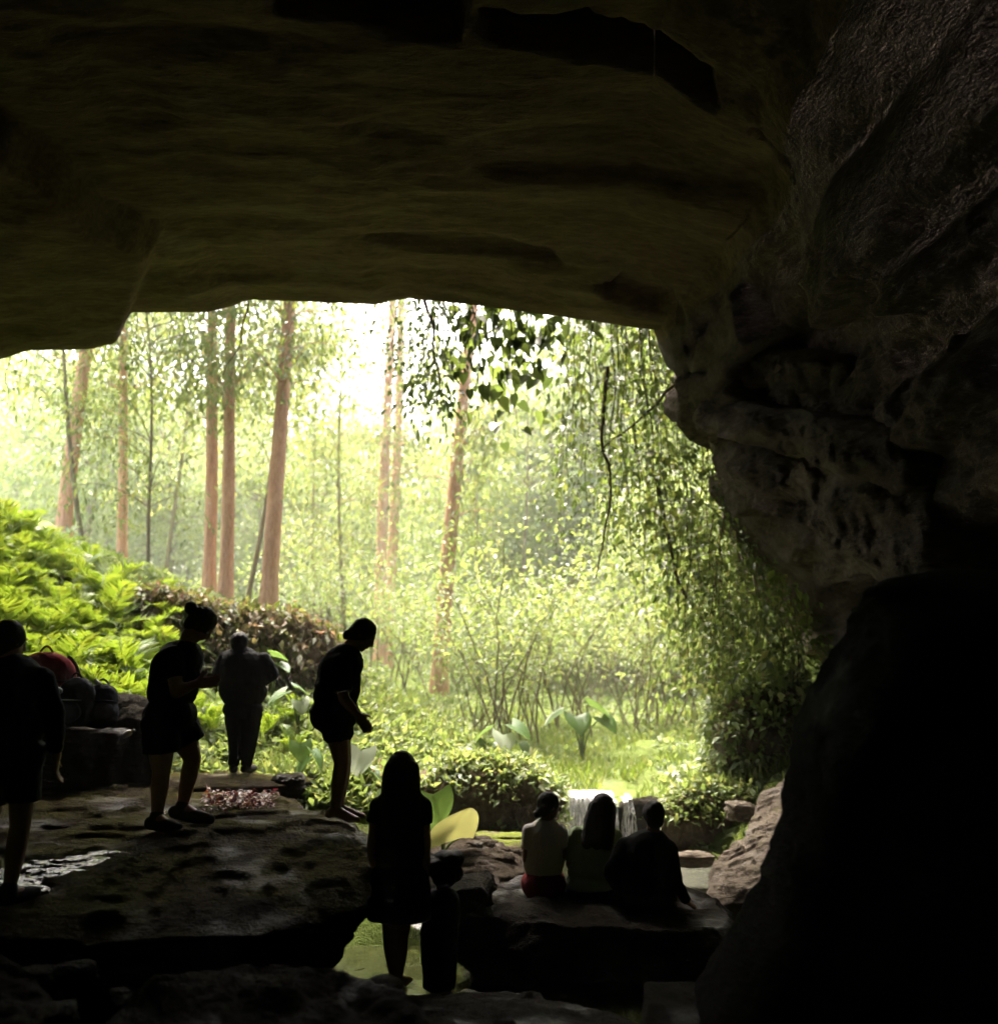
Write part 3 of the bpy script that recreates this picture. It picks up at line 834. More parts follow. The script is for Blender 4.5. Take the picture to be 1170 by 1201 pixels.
for i, (a, c, r, H, lab) in enumerate(EU):
    eucalypt(P(*a), P(*c), r, H, lab, 100 + i, 64, low=.26)
thin = [((100, 655, 19), (88, 560, 19), .055, 9, 'thin greenish leaning sapling beside the leftmost trunk'),
        ((175, 695, 18), (170, 580, 18), .04, 7, 'thin dark crooked sapling above the fern bank'),
        ((288, 712, 21.5), (312, 560, 22), .06, 9, 'thin dark leaning stem between the bank trunks'),
        ((407, 700, 24), (403, 540, 24), .05, 10, 'thin dark upright stem in front of the white sky gap'),
        ((195, 660, 26), (205, 560, 26), .06, 10, 'thin far sapling left of the close pair of trunks'),
        ((372, 720, 27), (368, 560, 27), .05, 10, 'thin far sapling right of the thick pale trunk'),
        ((608, 770, 30), (612, 500, 30), .06, 12, 'thin far stem in the pale green thicket')]
for i, (a, c, r, H, lab) in enumerate(thin):
    eucalypt(P(*a), P(*c), r, H, lab, 140 + i, 34, low=.25, mat='barkdark', leafsize=.15, leafn=40)

# the wood behind: broad trees, five builds copied about
def broad_tree(seed, H, R):
    rng = np.random.default_rng(seed)
    t = thing('forest_tree', 'pale green leafy tree in the wood behind the clearing', 'tree', (0, 0, 0), 'trees of the wood behind the clearing')
    ln = trunk_line((0, 0, -.3), (rng.uniform(-.4, .4), rng.uniform(-.4, .4), H * .6), H * .85, rng, .2, 14)
    parts = [tube(ln, np.linspace(.16, .03, 14), 7, .1, seed)]
    cents, spr = [], []
    for k in range(34):
        f = rng.uniform(.12, 1)
        p = ln[int(f * 13)]
        a = rng.uniform(0, 6.283)
        ext = R * (1.15 - .55 * abs(f - .45)) * rng.uniform(.35, 1.0)
        q = p + np.array([math.cos(a) * ext, math.sin(a) * ext, rng.uniform(-.2, .9)])
        parts.append(tube(bez(p, (p + q) / 2 + [0, 0, .4], q, 5), np.linspace(.04, .012, 5), 4))
        for m_ in range(2):
            cents.append(p + (q - p) * rng.uniform(.6, 1.05) + rng.normal(size=3) * .35); spr.append(rng.uniform(.4, .75))
    V, F = join(parts)
    link('trunk', mesh_np('trunk', V, F), M['barkdark'], t)
    V, F = crown_leaves(cents, spr, 120, .21, .11, rng, .5)
    link('crown', mesh_np('crown', V, F, False), M['leaf_bg'], t)
    return t
protos = [broad_tree(200 + k, H, R) for k, (H, R) in enumerate([(9, 2.6), (11, 3.0), (7, 2.4), (12, 2.8), (8, 3.0)])]
used = set()
spots = []
rng = np.random.default_rng(5)
for D, n, x0, x1 in ((28, 5, 3.2, 14), (33, 8, -2, 16), (38, 12, -22, 20), (46, 12, -26, 24), (56, 14, -32, 30), (70, 14, -42, 40)):
    for k in range(n):
        x = x0 + (x1 - x0) * (k + .5 + rng.uniform(-.35, .35)) / n
        spots.append((x, D + rng.uniform(-2.2, 2.2)))
spots += [(2.6, 37), (5.0, 36), (7.2, 38), (3.8, 41), (-14, 21), (6.4, 18.5), (5.2, 21), (7.5, 24), (-16, 24)]
for i, (x, y) in enumerate(spots):
    k = i % 5
    o = protos[k] if k not in used else copy_tree(protos[k])
    used.add(k)
    ux = 585 + x / y * FPX
    side = 'above the fern bank' if ux < 230 else 'behind the trunks on the bank' if ux < 400 else 'behind the twin reddish trunks' if ux < 500 else 'behind the leaning reddish trunk' if ux < 640 else 'behind the hanging creepers'
    o['label'] = ('near pale green leafy tree ' if y < 30 else 'pale green leafy tree ' if y < 50 else 'far hazy green tree ') + side
    o['group'] = 'trees of the wood ' + side
    o.location = (x, y, float(ground(x, y)))
    o.rotation_euler = (0, 0, rng.uniform(0, 6.28))
    s = rng.uniform(.8, 1.15) * (.8 if y < 24.5 else 1.6 if y > 35 and 2 < x < 8 else 1 if y < 42 else 1.55)
    o.scale = (s, s, s * rng.uniform(.9, 1.15))

# many-stemmed shrubs in the clearing
def shrub(seed, H, n):
    rng = np.random.default_rng(seed)
    t = thing('shrub', 'bushy many-stemmed shrub with thin arching stems in the clearing', 'shrub', (0, 0, 0), 'thin-stemmed shrubs in the clearing')
    pos, dr = [], []
    for k in range(n):
        a = rng.uniform(0, 6.283); e = rng.uniform(.25, .75) * H
        p0 = np.array([rng.normal() * .4, rng.normal() * .4, -.1])
        p2 = np.array([math.cos(a) * e, math.sin(a) * e, H * rng.uniform(.65, 1.0)])
        p1 = np.array([math.cos(a) * e * .25, math.sin(a) * e * .25, H * .6])
        c = bez(p0, p1, p2, 10)
        c[1:, :2] += np.cumsum(rng.normal(size=(9, 2)) * .03, 0)
        V, F = tube(c, np.linspace(.018, .004, 10), 5)
        st_ = link('stem', mesh_np('stem', V, F), M['barkdark'], t)
        for q in range(150):
            f = rng.uniform(.3, 1.0) ** .8
            b_ = c[min(9, int(f * 9.99))]
            pos.append(b_ + rng.normal(size=3) * .28 * (.4 + f)); dr.append(rng.normal(size=3) + np.array([math.cos(a), math.sin(a), -.3]) * .6)
    pos = np.array(pos)
    V, F = leaves(pos, np.array(dr), rdir(len(pos), rng) * .6 + np.array([0, 0, 1.]), .13 * rng.uniform(.5, 1.3, len(pos)), .06 * rng.uniform(.6, 1.3, len(pos)))
    link('foliage', mesh_np('foliage', V, F, False), M['leaf_shrub'], t)
    return t
shp = [shrub(300 + k, H, n) for k, (H, n) in enumerate([(3.4, 9), (2.6, 8), (4.2, 9)])]
shs = [(560, 838, 19), (600, 845, 18.5), (640, 842, 19.5), (680, 835, 21), (470, 820, 21), (730, 840, 20), (620, 815, 25), (540, 812, 26), (700, 812, 26), (770, 825, 23), (420, 800, 25), (800, 850, 19.5), (585, 860, 17.2), (655, 808, 29), (490, 800, 29), (380, 765, 24), (345, 745, 26)]
for i, (px, py, D) in enumerate(shs):
    o = shp[i] if i < 3 else copy_tree(shp[i % 3])
    q = P(px, py, D)
    o.location = (q[0], q[1], float(ground(q[0], q[1])))
    o.rotation_euler = (0, 0, i * 1.7)
    s = .8 + .4 * ((i * 7) % 5) / 5
    o.scale = (s, s, s)

# ferns on the left bank
def frond_mesh(seed, L=1.0, n=34):
    rng = np.random.default_rng(seed)
    s = np.linspace(0, 1, n)
    c = np.stack([s * L * .86, .05 * np.sin(s * 3 + seed), .55 * L * np.sin(s * 2.2) * .8 - .12 * s ** 3], -1)
    V, F = tube(c, np.linspace(.008, .002, n), 4)
    F = np.concatenate([F[:, [0, 1, 2]], F[:, [0, 2, 3]]])
    tg = unit(np.gradient(c, axis=0))
    pos, d, nn, ll = [], [], [], []
    for i in range(2, n):
        for sd_ in (-1, 1):
            side = np.array([0, sd_, 0.])
            up = np.cross(tg[i], np.array([0, 1, 0])) * -1
            pos.append(c[i]); d.append(side + tg[i] * .55 - up * .12 + rng.normal(size=3) * .08); nn.append(up + rng.normal(size=3) * .15)
            ll.append(L * .26 * math.sin(min(1, s[i] * 1.15 + .1) * math.pi) ** .8 + .02)
    ll = np.array(ll)
    return mesh_np('frond', *join([(V, F), leaves(np.array(pos), np.array(d), np.array(nn), ll, ll * .13 + .010, .1, .12)]), smooth=False)
fr_m = [frond_mesh(s, L) for s, L in ((1, 1.0), (2, .85), (3, 1.1), (4, .7))]
for m_ in fr_m: m_.materials.append(M['leaf_fern'])
def fern(x, y, rng, scale, label, group):
    t = thing('fern', label, 'fern', (x, y, float(ground(x, y)) - .03), group)
    t.scale = (scale,) * 3
    n = int(rng.integers(8, 12))
    for k in range(n):
        o = link('frond', fr_m[int(rng.integers(0, 4))], None, t)
        o.rotation_euler = (rng.uniform(-.25, .25), rng.uniform(-.55, .25), 6.283 * k / n + rng.uniform(-.3, .3))
        s = rng.uniform(.8, 1.15); o.scale = (s, s, s)
rng = np.random.default_rng(77)
fpts = []
for py in range(628, 870, 21):
    for px in range(-30, 190, 27):
        x_, y_ = px + rng.uniform(-11, 11), py + rng.uniform(-8, 8)
        lim = 612 + max(0, (x_ - 20)) * .62
        if y_ < lim or y_ > 880 - abs(x_ - 150) * .2: continue
        # march along the ray until the ground is met
        for D in np.arange(9.6, 20, .15):
            q = P(x_, y_, D)
            if ground(q[0], q[1]) >= q[2]:
                fpts.append((q[0], q[1])); break
for (x, y) in fpts:
    fern(x, y, rng, rng.uniform(.55, 1.0), 'bright green fern among the ferns covering the left bank', 'ferns covering the left bank')
for px, py, D in ((330, 800, 12.6), (352, 792, 13.2), (246, 880, 11.9), (232, 860, 12.2), (256, 845, 12.6), (312, 850, 12.2), (335, 835, 12.6), (345, 865, 11.8)):
    q = P(px, py, D)
    fern(q[0], q[1], rng, .5, 'small fern on the slope behind the far man', 'small ferns behind the far man')

# overgrown bank behind the far man
t = thing('overgrown_bank', 'earth bank overgrown with brown and green creepers behind the far man', 'bank', tuple(P(290, 800, 14.5)))
b0 = np.array(t.location)
lay_b = []
NX, NZ = 120, 46
for j in range(NZ):
    f = j / (NZ - 1)
    row = []
    for i in range(NX):
        g = i / (NX - 1)
        px = 165 + 245 * g
        top = np.interp(px, [165, 190, 250, 330, 385, 410], [690, 690, 708, 724, 738, 775])
        bot = np.interp(px, [165, 250, 330, 385, 410], [800, 826, 826, 822, 822])
        D = 13.6 + 1.0 * g
        if f < .3:
            q = P(px, top, D + (1 - f / .3) * 1.6); q[2] = P(px, top, D)[2] + .02
        else:
            w = (f - .3) / .7
            q = P(px, top + (bot - top) * w, D - .25 * math.sin(w * 2.6) - .15 * w)
        row.append(q)
    lay_b.append(row)
B = np.array(lay_b)
Nb = unit(np.cross(np.gradient(B, axis=1), np.gradient(B, axis=0)))
B = B + Nb * (.18 * fbm(B * 1.6, 5, 91))[..., None]
link('earth', mesh_np('earth', B - b0, grid_faces(NZ, NX)), M['earth'], t)
rng = np.random.default_rng(9)
ii = rng.integers(0, NZ, 12000); jj = rng.integers(0, NX, 12000)
keep = fbm(B[ii, jj] * 2.2, 3, 14) > -.12
ii, jj = ii[keep], jj[keep]
pos = B[ii, jj] - b0 + rng.normal(size=(len(ii), 3)) * .07
d = rng.normal(size=(len(ii), 3)) * .5 + np.array([0, -.35, -.8])
V, F = leaves(pos, d, Nb[ii, jj] * np.array([1, 1, 1]) + rng.normal(size=(len(ii), 3)) * .4 + np.array([0, -.6, .4]), .15 * rng.uniform(.5, 1.4, len(ii)), .075 * rng.uniform(.5, 1.3, len(ii)))
link('creepers', mesh_np('creepers', V, F, False), M['leaf_mound'], t)
for k in range(26):
    j = int(rng.integers(8, NX - 4)); p = B[16, j] - b0 + np.array([0, -.06, 0])
    c = bez(p, p + np.array([rng.normal() * .1, -.2, -.3]), p + np.array([rng.normal() * .2, -.12, -rng.uniform(.5, 1.1)]), 8)
    V, F = tube(c, np.linspace(.016, .006, 8), 5)
    link('hanging_root', mesh_np('hanging_root', V, F), M['stem'], t)

# elephant ears
def ear_mesh(L=.5, W=.4, fold=.12):
    n, m_ = 13, 9
    V = []
    for i in range(n):
        f = i / (n - 1)
        w = W * .5 * (1 - f ** 1.7) ** .8 * (.86 + .3 * math.sin(f * 3.1))
        for j in range(m_):
            g = j / (m_ - 1) * 2 - 1
            x = f * L - .24 * L * abs(g) ** 1.2 * (1 - f) ** 2
            y = g * w
            z = abs(g) * w * fold - .22 * L * f * f + .012 * math.sin(g * 11) * (1 - abs(g) * .3)
            V.append((x, y, z))
    return mesh_np('leaf', np.array(V), grid_faces(n, m_))
ears = {k: ear_mesh(fold=.55 if k == 'leaf_yellow' else .2) for k in ('leaf_ear', 'leaf_pale', 'leaf_yellow')}
for k in ears: ears[k].materials.append(M[k])
def ear_plant(px, py, D, lv, label, seed):
    """lv: list of (px, py, dD, size, azimuth, droop, material) for each leaf"""
    q = P(px, py, D); q[2] = float(ground(q[0], q[1])) - .02
    t = thing('elephant_ear_plant', label, 'plant', tuple(q))
    for (a, b_, dd, s, az, dr, mk) in lv:
        h = P(a, b_, D + dd) - q
        o = link('leaf', ears[mk], None, t, loc=tuple(h))
        o.rotation_euler = (0.25 * math.sin(seed + a), dr, az)
        o.scale = (s * .8, s * (1.7 if mk == 'leaf_yellow' and D < 10 else 1.2), s)
        V, F = tube(bez(np.zeros(3), h * np.array([.2, .2, .8]), h, 8), np.linspace(.018, .008, 8), 6)
        link('stalk', mesh_np('stalk', V, F), M['stalk'], t)
R_ = math.radians
ear_plant(420, 915, 10.5, [(424, 880, 0, .75, R_(-110), 1.0, 'leaf_pale'), (432, 900, .1, .5, R_(-30), .4, 'leaf_ear')], 'plant with one whitish drooping leaf behind the person standing sideways', 1)
ear_plant(350, 850, 12.4, [(352, 822, 0, .5, R_(-60), .8, 'leaf_pale'), (345, 805, .1, .6, R_(30), .3, 'leaf_ear'), (335, 812, 0, .7, R_(200), .4, 'leaf_ear')], 'plant with a pale leaf on the slope right of the far man', 2)
ear_plant(356, 905, 10.6, [(352, 872, 0, .55, R_(-70), .9, 'leaf_ear'), (366, 880, 0, .6, R_(-30), .7, 'leaf_ear'), (362, 888, -.1, .6, R_(-140), .8, 'leaf_ear')], 'plant with small green leaves left of the person standing sideways', 3)
ear_plant(520, 990, 9.4, [(507, 932, 0, .85, R_(-75), 1.15, 'leaf_ear'), (538, 984, -.1, .88, R_(-62), -1.25, 'leaf_yellow')], 'plant with one large yellowing leaf beside the long-haired woman', 4)
ear_plant(588, 885, 14.5, [(575, 855, 0, .8, R_(190), .4, 'leaf_ear'), (600, 850, 0, .9, R_(-20), .4, 'leaf_ear'), (590, 862, -.2, .8, R_(-80), .7, 'leaf_pale'), (610, 872, -.1, .7, R_(-50), .6, 'leaf_ear'), (572, 872, -.1, .7, R_(-120), .6, 'leaf_ear')], 'leafy elephant ear clump with bluish leaves in the middle of the grass', 5)
ear_plant(682, 860, 16, [(660, 835, 0, 1.0, R_(190), .4, 'leaf_ear'), (690, 826, 0, 1.0, R_(-10), .3, 'leaf_ear'), (676, 840, -.2, 1.0, R_(-80), .6, 'leaf_ear'), (705, 842, -.1, .9, R_(-40), .5, 'leaf_ear')], 'dark green elephant ear clump left of the hanging creepers', 6)
ear_plant(320, 790, 13.2, [(318, 768, -.2, .6, R_(10), .1, 'leaf_ear'), (326, 778, -.2, .6, R_(-30), .3, 'leaf_ear')], 'small bright leaves beside the far man\'s elbow', 7)
# dark spiky fern clump within the fern bank
q = P(125, 775, 11.6)
fern(q[0], q[1], rng, .7, 'darker upright fern standing out in the middle of the fern bank', None)

# grass and ground cover
def scatter(n, x0, x1, y0, y1, rng, cond):
    x = rng.uniform(x0, x1, n); y = y0 + (y1 - y0) * rng.uniform(0, 1, n) ** 1.3
    k = cond(x, y)
    x, y = x[k], y[k]
    return np.stack([x, y, ground(x, y)], -1)
rng = np.random.default_rng(31)
def gcond(x, y):
    st_ = (np.abs(x - (1.25 + .35 * (y - 12))) < .3) & (y < 13)
    return ~st_ & (fbm(np.stack([x * .8, y * .8, x * 0], -1), 3, 50) > -.35)
g = np.concatenate([scatter(26000, -2.2, 5.5, 12.05, 22, rng, gcond), scatter(9000, -6, 12, 20, 34, rng, lambda x, y: x == x), scatter(5000, -2.8, -.6, 10.4, 15, rng, lambda x, y: x == x)])
hL = rng.uniform(.05, .2, len(g)) * (1 + .9 * np.clip(fbm(g * np.array([.7, .7, 0]), 3, 61), -.6, 1)) * (1 + (g[:, 1] - 12) * .015)
d = rng.normal(size=(len(g), 3)) * .32 + np.array([0, 0, 1.])
V, F = leaves(g - [0, 0, .02], d, rdir(len(g), rng) + np.array([0, -.8, 0]), hL, hL * .07 + .008, .3, .35)
link('grass', mesh_np('grass', V, F, False), M['grass'], None, 'bright green grass along the upper stream banks', 'grass', kind='stuff')
g = np.concatenate([scatter(34000, -9, 6, 10.5, 30, rng, lambda x, y: ~((np.abs(x - 1.4) < .8) & (y < 15)) & (fbm(np.stack([x * .9, y * .9, x * 0], -1), 3, 55) > -.1)), scatter(12000, -3.4, -.5, 10, 17, rng, lambda x, y: x == x)])
d = rng.normal(size=(len(g), 3)) * .6 + np.array([0, -.2, .45])
V, F = leaves(g + [0, 0, .02], d, rdir(len(g), rng) * .5 + np.array([0, -.2, 1]), rng.uniform(.07, .2, len(g)), rng.uniform(.04, .1, len(g)))
link('ground_cover', mesh_np('ground_cover', V, F, False), M['leaf_shrub'], None, 'low leafy ground cover over the clearing and slopes', 'ground cover', kind='stuff')

def surface_leaves(obj, n, seed, L, W, mat, name, zmin=-9, up=.3, off=.03, parent=None):
    rng = np.random.default_rng(seed)
    me = obj.data
    co = np.empty(len(me.vertices) * 3, np.float32); me.vertices.foreach_get('co', co); co = co.reshape(-1, 3)
    no = np.empty(len(me.vertices) * 3, np.float32); me.vertex_normals.foreach_get('vector', no); no = no.reshape(-1, 3)
    c = co.mean(0)
    no = np.where(((co - c) * no).sum(1, keepdims=True) < 0, -no, no)
    ok = np.where((no[:, 2] > up) & (co[:, 2] > zmin) & (fbm(co * 2.0, 3, seed) > -.25))[0]
    k = rng.choice(ok, n)
    pos = co[k] + no[k] * off + rng.normal(size=(n, 3)) * .04
    V, F = leaves(pos, no[k] * .5 + rng.normal(size=(n, 3)) * .5 + np.array([0, -.25, -.1]), rdir(n, rng) * .5 + np.array([0, -.3, 1]), L * rng.uniform(.5, 1.3, n), W * rng.uniform(.5, 1.3, n))
    link(name, mesh_np(name, V, F, False), mat, parent or obj)
for o in [o for o in scene.objects if o.name.startswith('stream_bank')]:
    if 'creepers' in o['label']:
        surface_leaves(o, 4600, 6, .14, .07, M['leaf_shrub'], 'plants', up=-.7, off=.1)
    else:
        surface_leaves(o, 2600, 5, .12, .06, M['leaf_shrub'], 'plants', up=.25)

# hanging creepers over the mouth
def vine(p0, length, rng, label, group, leafL=.06, dens=70, mat='leaf_vine', sway=.12, rad=.010, spread=.09, name='hanging_vine', end=None):
    n = max(8, int(length * 9))
    s = np.linspace(0, 1, n)
    ph = rng.uniform(0, 6, 4)
    amp = sway * length * .5
    c = np.stack([p0[0] + amp * (np.sin(s * 3 + ph[0]) - math.sin(ph[0])) * .4 + .03 * np.sin(s * 14 + ph[2]), p0[1] + amp * (np.sin(s * 3 + ph[1]) - math.sin(ph[1])) * .3, p0[2] - length * s], -1)
    if end is not None:
        c = c + (np.array(end) - c[-1])[None] * (s ** 1.5)[:, None]
    t = thing(name, label, 'vine', tuple(p0), group)
    o = np.array(p0)
    V, F = tube(c - o, np.linspace(rad, rad * .35, n), 5)
    link('stem', mesh_np('stem', V, F), M['stem'], t)
    N = int(dens * length)
    k = rng.integers(0, n, N)
    cl = vnoise(np.stack([s[k] * length * 2.5, s[k] * 0 + ph[0], s[k] * 0], -1), 3)
    k = k[cl > -.35]; N = len(k)
    off = rng.normal(size=(N, 3)) * spread
    d = unit(off) * .7 + np.array([0, -.1, -.75]) + rng.normal(size=(N, 3)) * .3
    V, F = leaves(c[k] - o + off, d, rdir(N, rng) * .5 + np.array([0, -.7, .6]), leafL * rng.uniform(.55, 1.35, N), leafL * .5 * rng.uniform(.6, 1.3, N), .2, .2)
    link('leaves', mesh_np('leaves', V, F, False), M[mat], t)
    return t
rng = np.random.default_rng(404)
CUR = 'creepers hanging over the right side of the mouth'
LABC = 'leafy creeper hanging in the curtain over the right side of the mouth'
for k in range(46):
    px = rng.uniform(662, 880)
    top = np.interp(px, [660, 772, 800, 862, 890], [360, 375, 420, 520, 600])
    D = (rng.uniform(8.5, 9.2) + max(0, px - 800) * .003) * LS
    bot = np.interp(px, [660, 700, 760, 800, 850, 890], [640, 690, 730, 800, 860, 900]) + rng.uniform(-170, 40)
    a = P(px, top, D); b_ = P(px, bot, D)
    a[2] += .5
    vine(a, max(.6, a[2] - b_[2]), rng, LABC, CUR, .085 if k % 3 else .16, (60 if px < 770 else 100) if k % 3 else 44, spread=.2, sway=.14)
# lower, denser growth on the right-hand bank
for k in range(26):
    px = rng.uniform(805, 945)
    top = np.interp(px, [805, 850, 900, 945], [600, 610, 660, 700]) + rng.uniform(-10, 90)
    D = rng.uniform(12.2, 13.6)
    a = P(px, top, D); b_ = P(px + rng.uniform(-15, 15), min(915, top + rng.uniform(140, 260)), D - .15)
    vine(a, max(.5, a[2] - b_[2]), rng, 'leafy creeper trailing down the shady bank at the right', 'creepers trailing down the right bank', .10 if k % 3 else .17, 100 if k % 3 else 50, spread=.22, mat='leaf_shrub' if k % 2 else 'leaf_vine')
# left-hand and centre top: thin straggling vines
for px, L_, D in ((15, .55, 8.4), (135, .4, 8.6), (165, .75, 8.5), (178, .6, 8.6), (198, .5, 8.5), (222, .55, 8.6), (300, .5, 8.5), (345, .45, 8.6), (372, .6, 8.5), (388, .8, 8.7), (425, .5, 8.6), (455, .7, 8.5)):
    top = np.interp(px, [0, 125, 128, 240, 290, 480], [415, 400, 366, 366, 350, 350])
    D *= LS
    a = P(px, top, D); a[2] += .35
    vine(a, L_ * LS + .35, rng, 'thin straggling vine hanging from the left part of the roof edge', 'thin vines on the roof edge', .10, 34, spread=.13, rad=.008, sway=.2)
a = P(288, 345, 8.5 * LS); a[2] += .1
vine(a, 1.5, rng, 'long bare curved vine in front of the close pair of trunks', None, .10, 8, rad=.016, sway=.3, end=P(262, 440, 8.5 * LS))
a = P(497, 345, 8.45 * LS); a[2] += .15
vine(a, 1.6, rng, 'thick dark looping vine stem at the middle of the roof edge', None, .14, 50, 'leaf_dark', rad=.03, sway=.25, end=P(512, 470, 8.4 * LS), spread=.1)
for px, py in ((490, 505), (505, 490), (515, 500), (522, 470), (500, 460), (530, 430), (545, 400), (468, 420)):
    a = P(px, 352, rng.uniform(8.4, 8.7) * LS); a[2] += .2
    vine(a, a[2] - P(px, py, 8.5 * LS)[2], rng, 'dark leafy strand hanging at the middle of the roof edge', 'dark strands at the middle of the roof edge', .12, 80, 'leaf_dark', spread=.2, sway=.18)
# vine with big heart-shaped leaves, each leaf a part
def heart_mesh():
    pts = [(0, 0), (-.12, .28), (.05, .46), (.35, .44), (.7, .25), (1.0, 0), (.7, -.25), (.35, -.44), (.05, -.46), (-.12, -.28)]
    V = [(.3, 0, -.05)] + [(x, y, abs(y) * .25 - .1 * x * x) for x, y in pts]
    F = [(0, i, i % 10 + 1) for i in range(1, 11)]
    me = mesh_np('leaf', np.array(V), np.array(F))
    return me
hm = [heart_mesh() for _ in range(2)]
hm[0].materials.append(M['leaf_dark']); hm[1].materials.append(M['leaf_vine'])  # lit and silhouetted leaves are put into the colour: yellow-green and dark copies
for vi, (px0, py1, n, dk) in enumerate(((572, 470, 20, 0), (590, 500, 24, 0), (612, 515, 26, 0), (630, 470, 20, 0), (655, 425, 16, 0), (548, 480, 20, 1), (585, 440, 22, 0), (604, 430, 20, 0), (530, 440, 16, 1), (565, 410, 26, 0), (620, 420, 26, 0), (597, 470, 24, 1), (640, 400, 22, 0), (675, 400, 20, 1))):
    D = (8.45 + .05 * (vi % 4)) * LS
    a = P(px0, 355, D); a[2] += .1
    e = P(px0 + rng.uniform(-10, 14), py1, D)
    t = thing('heart_leaf_vine', 'vine of big %s heart-shaped leaves hanging right of the roof middle' % ('lit-toned yellow-green' if dk else 'dark'), 'vine', tuple(a), 'lit-toned heart-leaf vines' if dk else 'dark heart-leaf vines')
    c = bez(a, (a + e) / 2 + [rng.normal() * .3, rng.normal() * .1, 0], e, 12) - a
    V, F = tube(c, np.linspace(.012, .004, 12), 5)
    link('stem', mesh_np('stem', V, F), M['stem'], t)
    for k in range(n):
        f = (k + rng.uniform(0, 1)) / n
        p = c[min(11, int(f * 12))] + rng.normal(size=3) * np.array([.17, .12, .09])
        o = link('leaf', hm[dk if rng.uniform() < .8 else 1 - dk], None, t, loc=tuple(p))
        s = rng.uniform(.07, .25)
        o.scale = (s, s * rng.uniform(.75, 1.1), s * rng.uniform(.5, 2.2))
        o.rotation_euler = (rng.uniform(-.9, .9), rng.uniform(.4, 1.5), rng.uniform(-math.pi, math.pi))
# crooked branch reaching out of the right wall
a = P(842, 445, 8.35)
for pts, lab in (([(845, 447, 8.4), (800, 440, 8.7), (770, 470, 8.9), (735, 500, 9.0), (708, 532, 9.0)], 'crooked bare branch reaching out of the right rock wall'),
                 ([(712, 430, 9.1), (706, 520, 9.0), (716, 600, 9.0), (700, 680, 9.0)], 'twisting old liana inside the left of the curtain'),
                 ([(770, 560, 9.3), (800, 690, 9.2), (845, 760, 9.3), (830, 850, 9.4)], 'dark arching stem in front of the right bank')):
    q = np.array([P(a_, b_, c_ * 1.42) for a_, b_, c_ in pts])
    tt = np.linspace(0, len(q) - 1, 26)
    c = np.stack([np.interp(tt, np.arange(len(q)), q[:, i]) for i in range(3)], -1)
    for _ in range(3): c[1:-1] = (c[:-2] + c[2:]) * .25 + c[1:-1] * .5
    c[:, 0] += .12 * fbm(np.stack([tt * 1.3, tt * 0 + q[0][0], tt * 0], -1), 3, 8); c[:, 2] += .06 * fbm(np.stack([tt * 1.7, tt * 0 + q[0][2], tt * 0], -1), 3, 9)
    V, F = tube(c - q[0], np.linspace(.03, .009, 26), 6, .2, 3)
    link('branch', mesh_np('branch', V, F), M['stem'], None, lab, 'branch', loc=tuple(q[0]))

# dry litter and petals on the ledge
def litter(name, n, px0, px1, py0, py1, D0, D1, size, mat, label, cat, seed, zf):
    rng = np.random.default_rng(seed)
    u, w = rng.uniform(0, 1, n), rng.uniform(0, 1, n)
    pts = np.array([P(px0 + (px1 - px0) * a, py1 + (py0 - py1) * b_, D0 + (D1 - D0) * b_) for a, b_ in zip(u, w)])
    pts[:, 2] = zf(pts[:, 0], pts[:, 1]) + rng.uniform(.015, .07, n)
    V, F = leaves(pts, rng.normal(size=(n, 3)) * np.array([1, 1, .5]) + [0, 0, .3], rdir(n, rng) * .6 + np.array([0, 0, 1]), size * rng.uniform(.5, 1.3, n), size * .7 * rng.uniform(.5, 1.2, n), .3, .2)
    link(name, mesh_np(name, V, F, False), mat, None, label, cat, kind='stuff')
litter('fallen_petals', 330, 240, 322, 930, 955, 7.6, 9.0, .06, M['petal'], 'scatter of red, orange and white petals on the ledge', 'petals', 3, lambda x, y: LT(x, y) + .03)
litter('leaf_litter', 260, 430, 500, 880, 925, 10.2, 12, .12, M['litter'], 'dry brown leaves on the slope behind the ledge', 'leaf litter', 4, ground)

